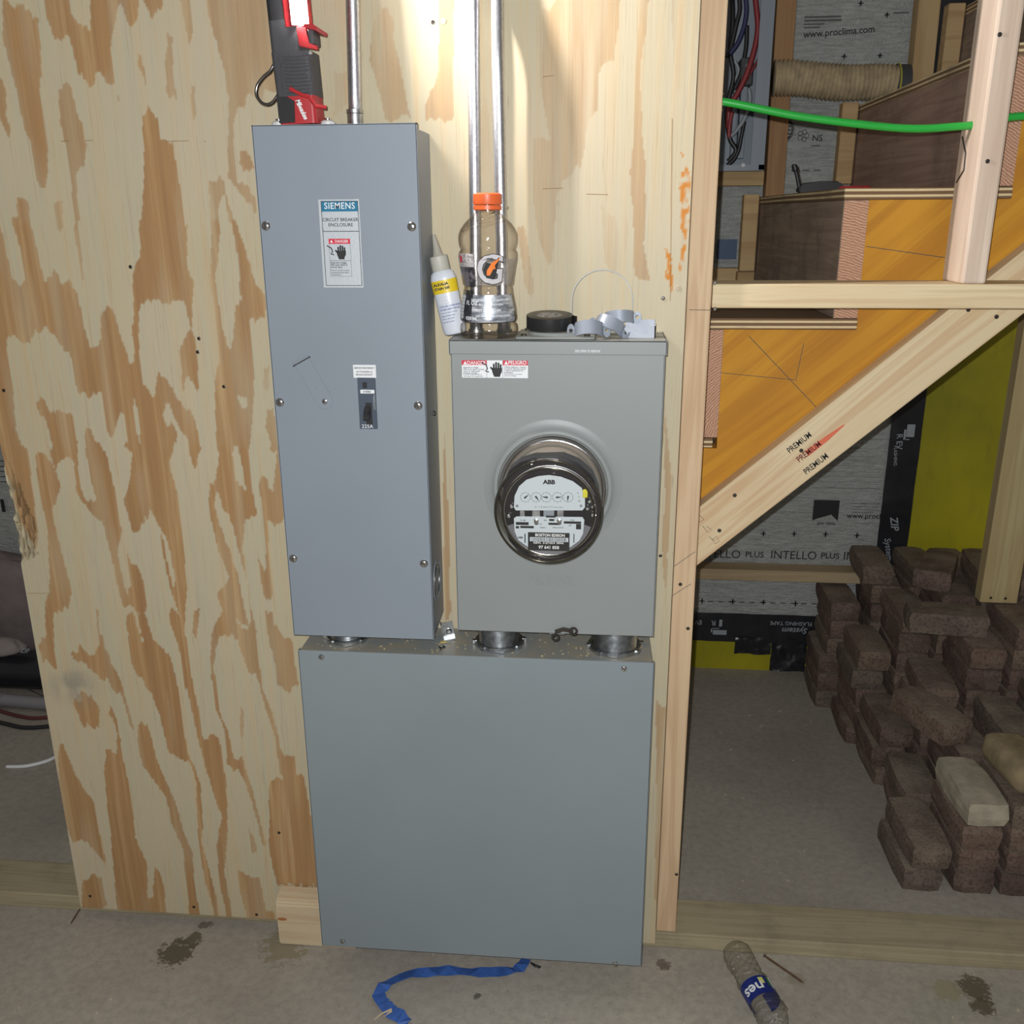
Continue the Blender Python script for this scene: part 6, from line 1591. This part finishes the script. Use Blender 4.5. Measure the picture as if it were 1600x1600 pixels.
def wpt(tt_, a, ofs=0.0):
    r = wring(tt_) + ofs
    lab = .44 < tt_ < .72
    cr__ = 0.0 if lab else .0035 * mnoise.noise(Vector((math.cos(a) * 1.6, math.sin(a) * 1.6, tt_ * 9))) + .0012 * math.sin(tt_ * 95) 
    cr__ += -.004 * max(0, math.sin(a * 2 + tt_ * 7)) * (1 if tt_ < .42 else 0) * (1 if tt_ > .03 else 0)
    p = A0 + d * (LB * tt_) + s_ * (r + cr__) * math.cos(a) + u_ * (r + cr__) * .86 * math.sin(a)
    p.z = max(p.z, .0008)
    return p
mb = MB(); V = []
for j in range(81):
    V.append([mb.b.verts.new(wpt(j / 80 * 1.1, 2 * math.pi * k / 40)) for k in range(40)])
for A_, B_ in zip(V[:-1], V[1:]):
    for k in range(40): mb.b.faces.new((A_[k], A_[(k + 1) % 40], B_[(k + 1) % 40], B_[k]))
mb.b.faces.new(V[0][::-1]); obj('bottle_wall', mb, m_crump, wbk, smooth=True)
def wfilm(name, t0, t1, a0, a1, mat, ofs, m_=8, n=32):
    mb = MB(); V = []
    for j in range(m_ + 1): V.append([mb.b.verts.new(wpt(t0 + (t1 - t0) * j / m_, math.radians(a0 + (a1 - a0) * k / n), ofs)) for k in range(n + 1)])
    for A_, B_ in zip(V[:-1], V[1:]):
        for k in range(n): mb.b.faces.new((A_[k], A_[k + 1], B_[k + 1], B_[k]))
    return obj(name, mb, mat, wbk, smooth=True)
wfilm('label', .48, .68, -60, 240, plain('navy_label', S(30, 46, 120), .35), .0006)
wfilm('label_green_patch', .50, .60, 118, 150, plain('green_patch', S(50, 110, 60), .5), .0009, 5, 8)
wfilm('label_white_patch', .49, .62, 130, 142, m_white, .0012, 5, 6)
wfilm('label_yellow_patch', .505, .575, 88, 106, plain('pale_yellow_patch', S(220, 220, 130), .5), .0010, 5, 8)
bm = text_bm('nes', .030, Matrix(), .02, .0001, 'CENTER')
bmesh.ops.subdivide_edges(bm, edges=[e for e in bm.edges if e.calc_length() > .004], cuts=2)
for v in bm.verts: v.co = wpt(.60 + v.co.y / LB, math.radians(56) - v.co.x / .029, .0014 + v.co.z)
obj('lettering', bm, m_white, wbk)
m_ridge = plain('clear_ridge_white', S(190, 190, 188), .2, 0, .8)
for tt_ in (.74, .765, .79, .815):
    mb = MB(); mb.tube([wpt(tt_, math.radians(a), .0004) for a in range(20, 165, 8)], .0006, 5); obj('moulded_ridge', mb, m_crump, wbk, smooth=True)
# small grit by the doorway
mb = MB(); rb5 = random.Random(2)
for k in range(70):
    x_ = rb5.uniform(-1.1, 1.0); y_ = rb5.uniform(-.45, -.01) if k < 45 else rb5.uniform(.12, 1.0)
    if k >= 45: x_ = rb5.uniform(.2, .62)
    s2 = rb5.uniform(.0008, .0026)
    mb.box(-s2, s2, -s2 * .7, s2 * .7, 0, s2, mat=Matrix.Translation((x_, y_, .0001)) @ Matrix.Rotation(rb5.uniform(0, 3), 4, 'Z'))
obj('grit', mb, plain('pale_grit', S(186, 176, 156), .9), label='pale crumbs of grit scattered over the concrete floor', cat='grit', kind='stuff')
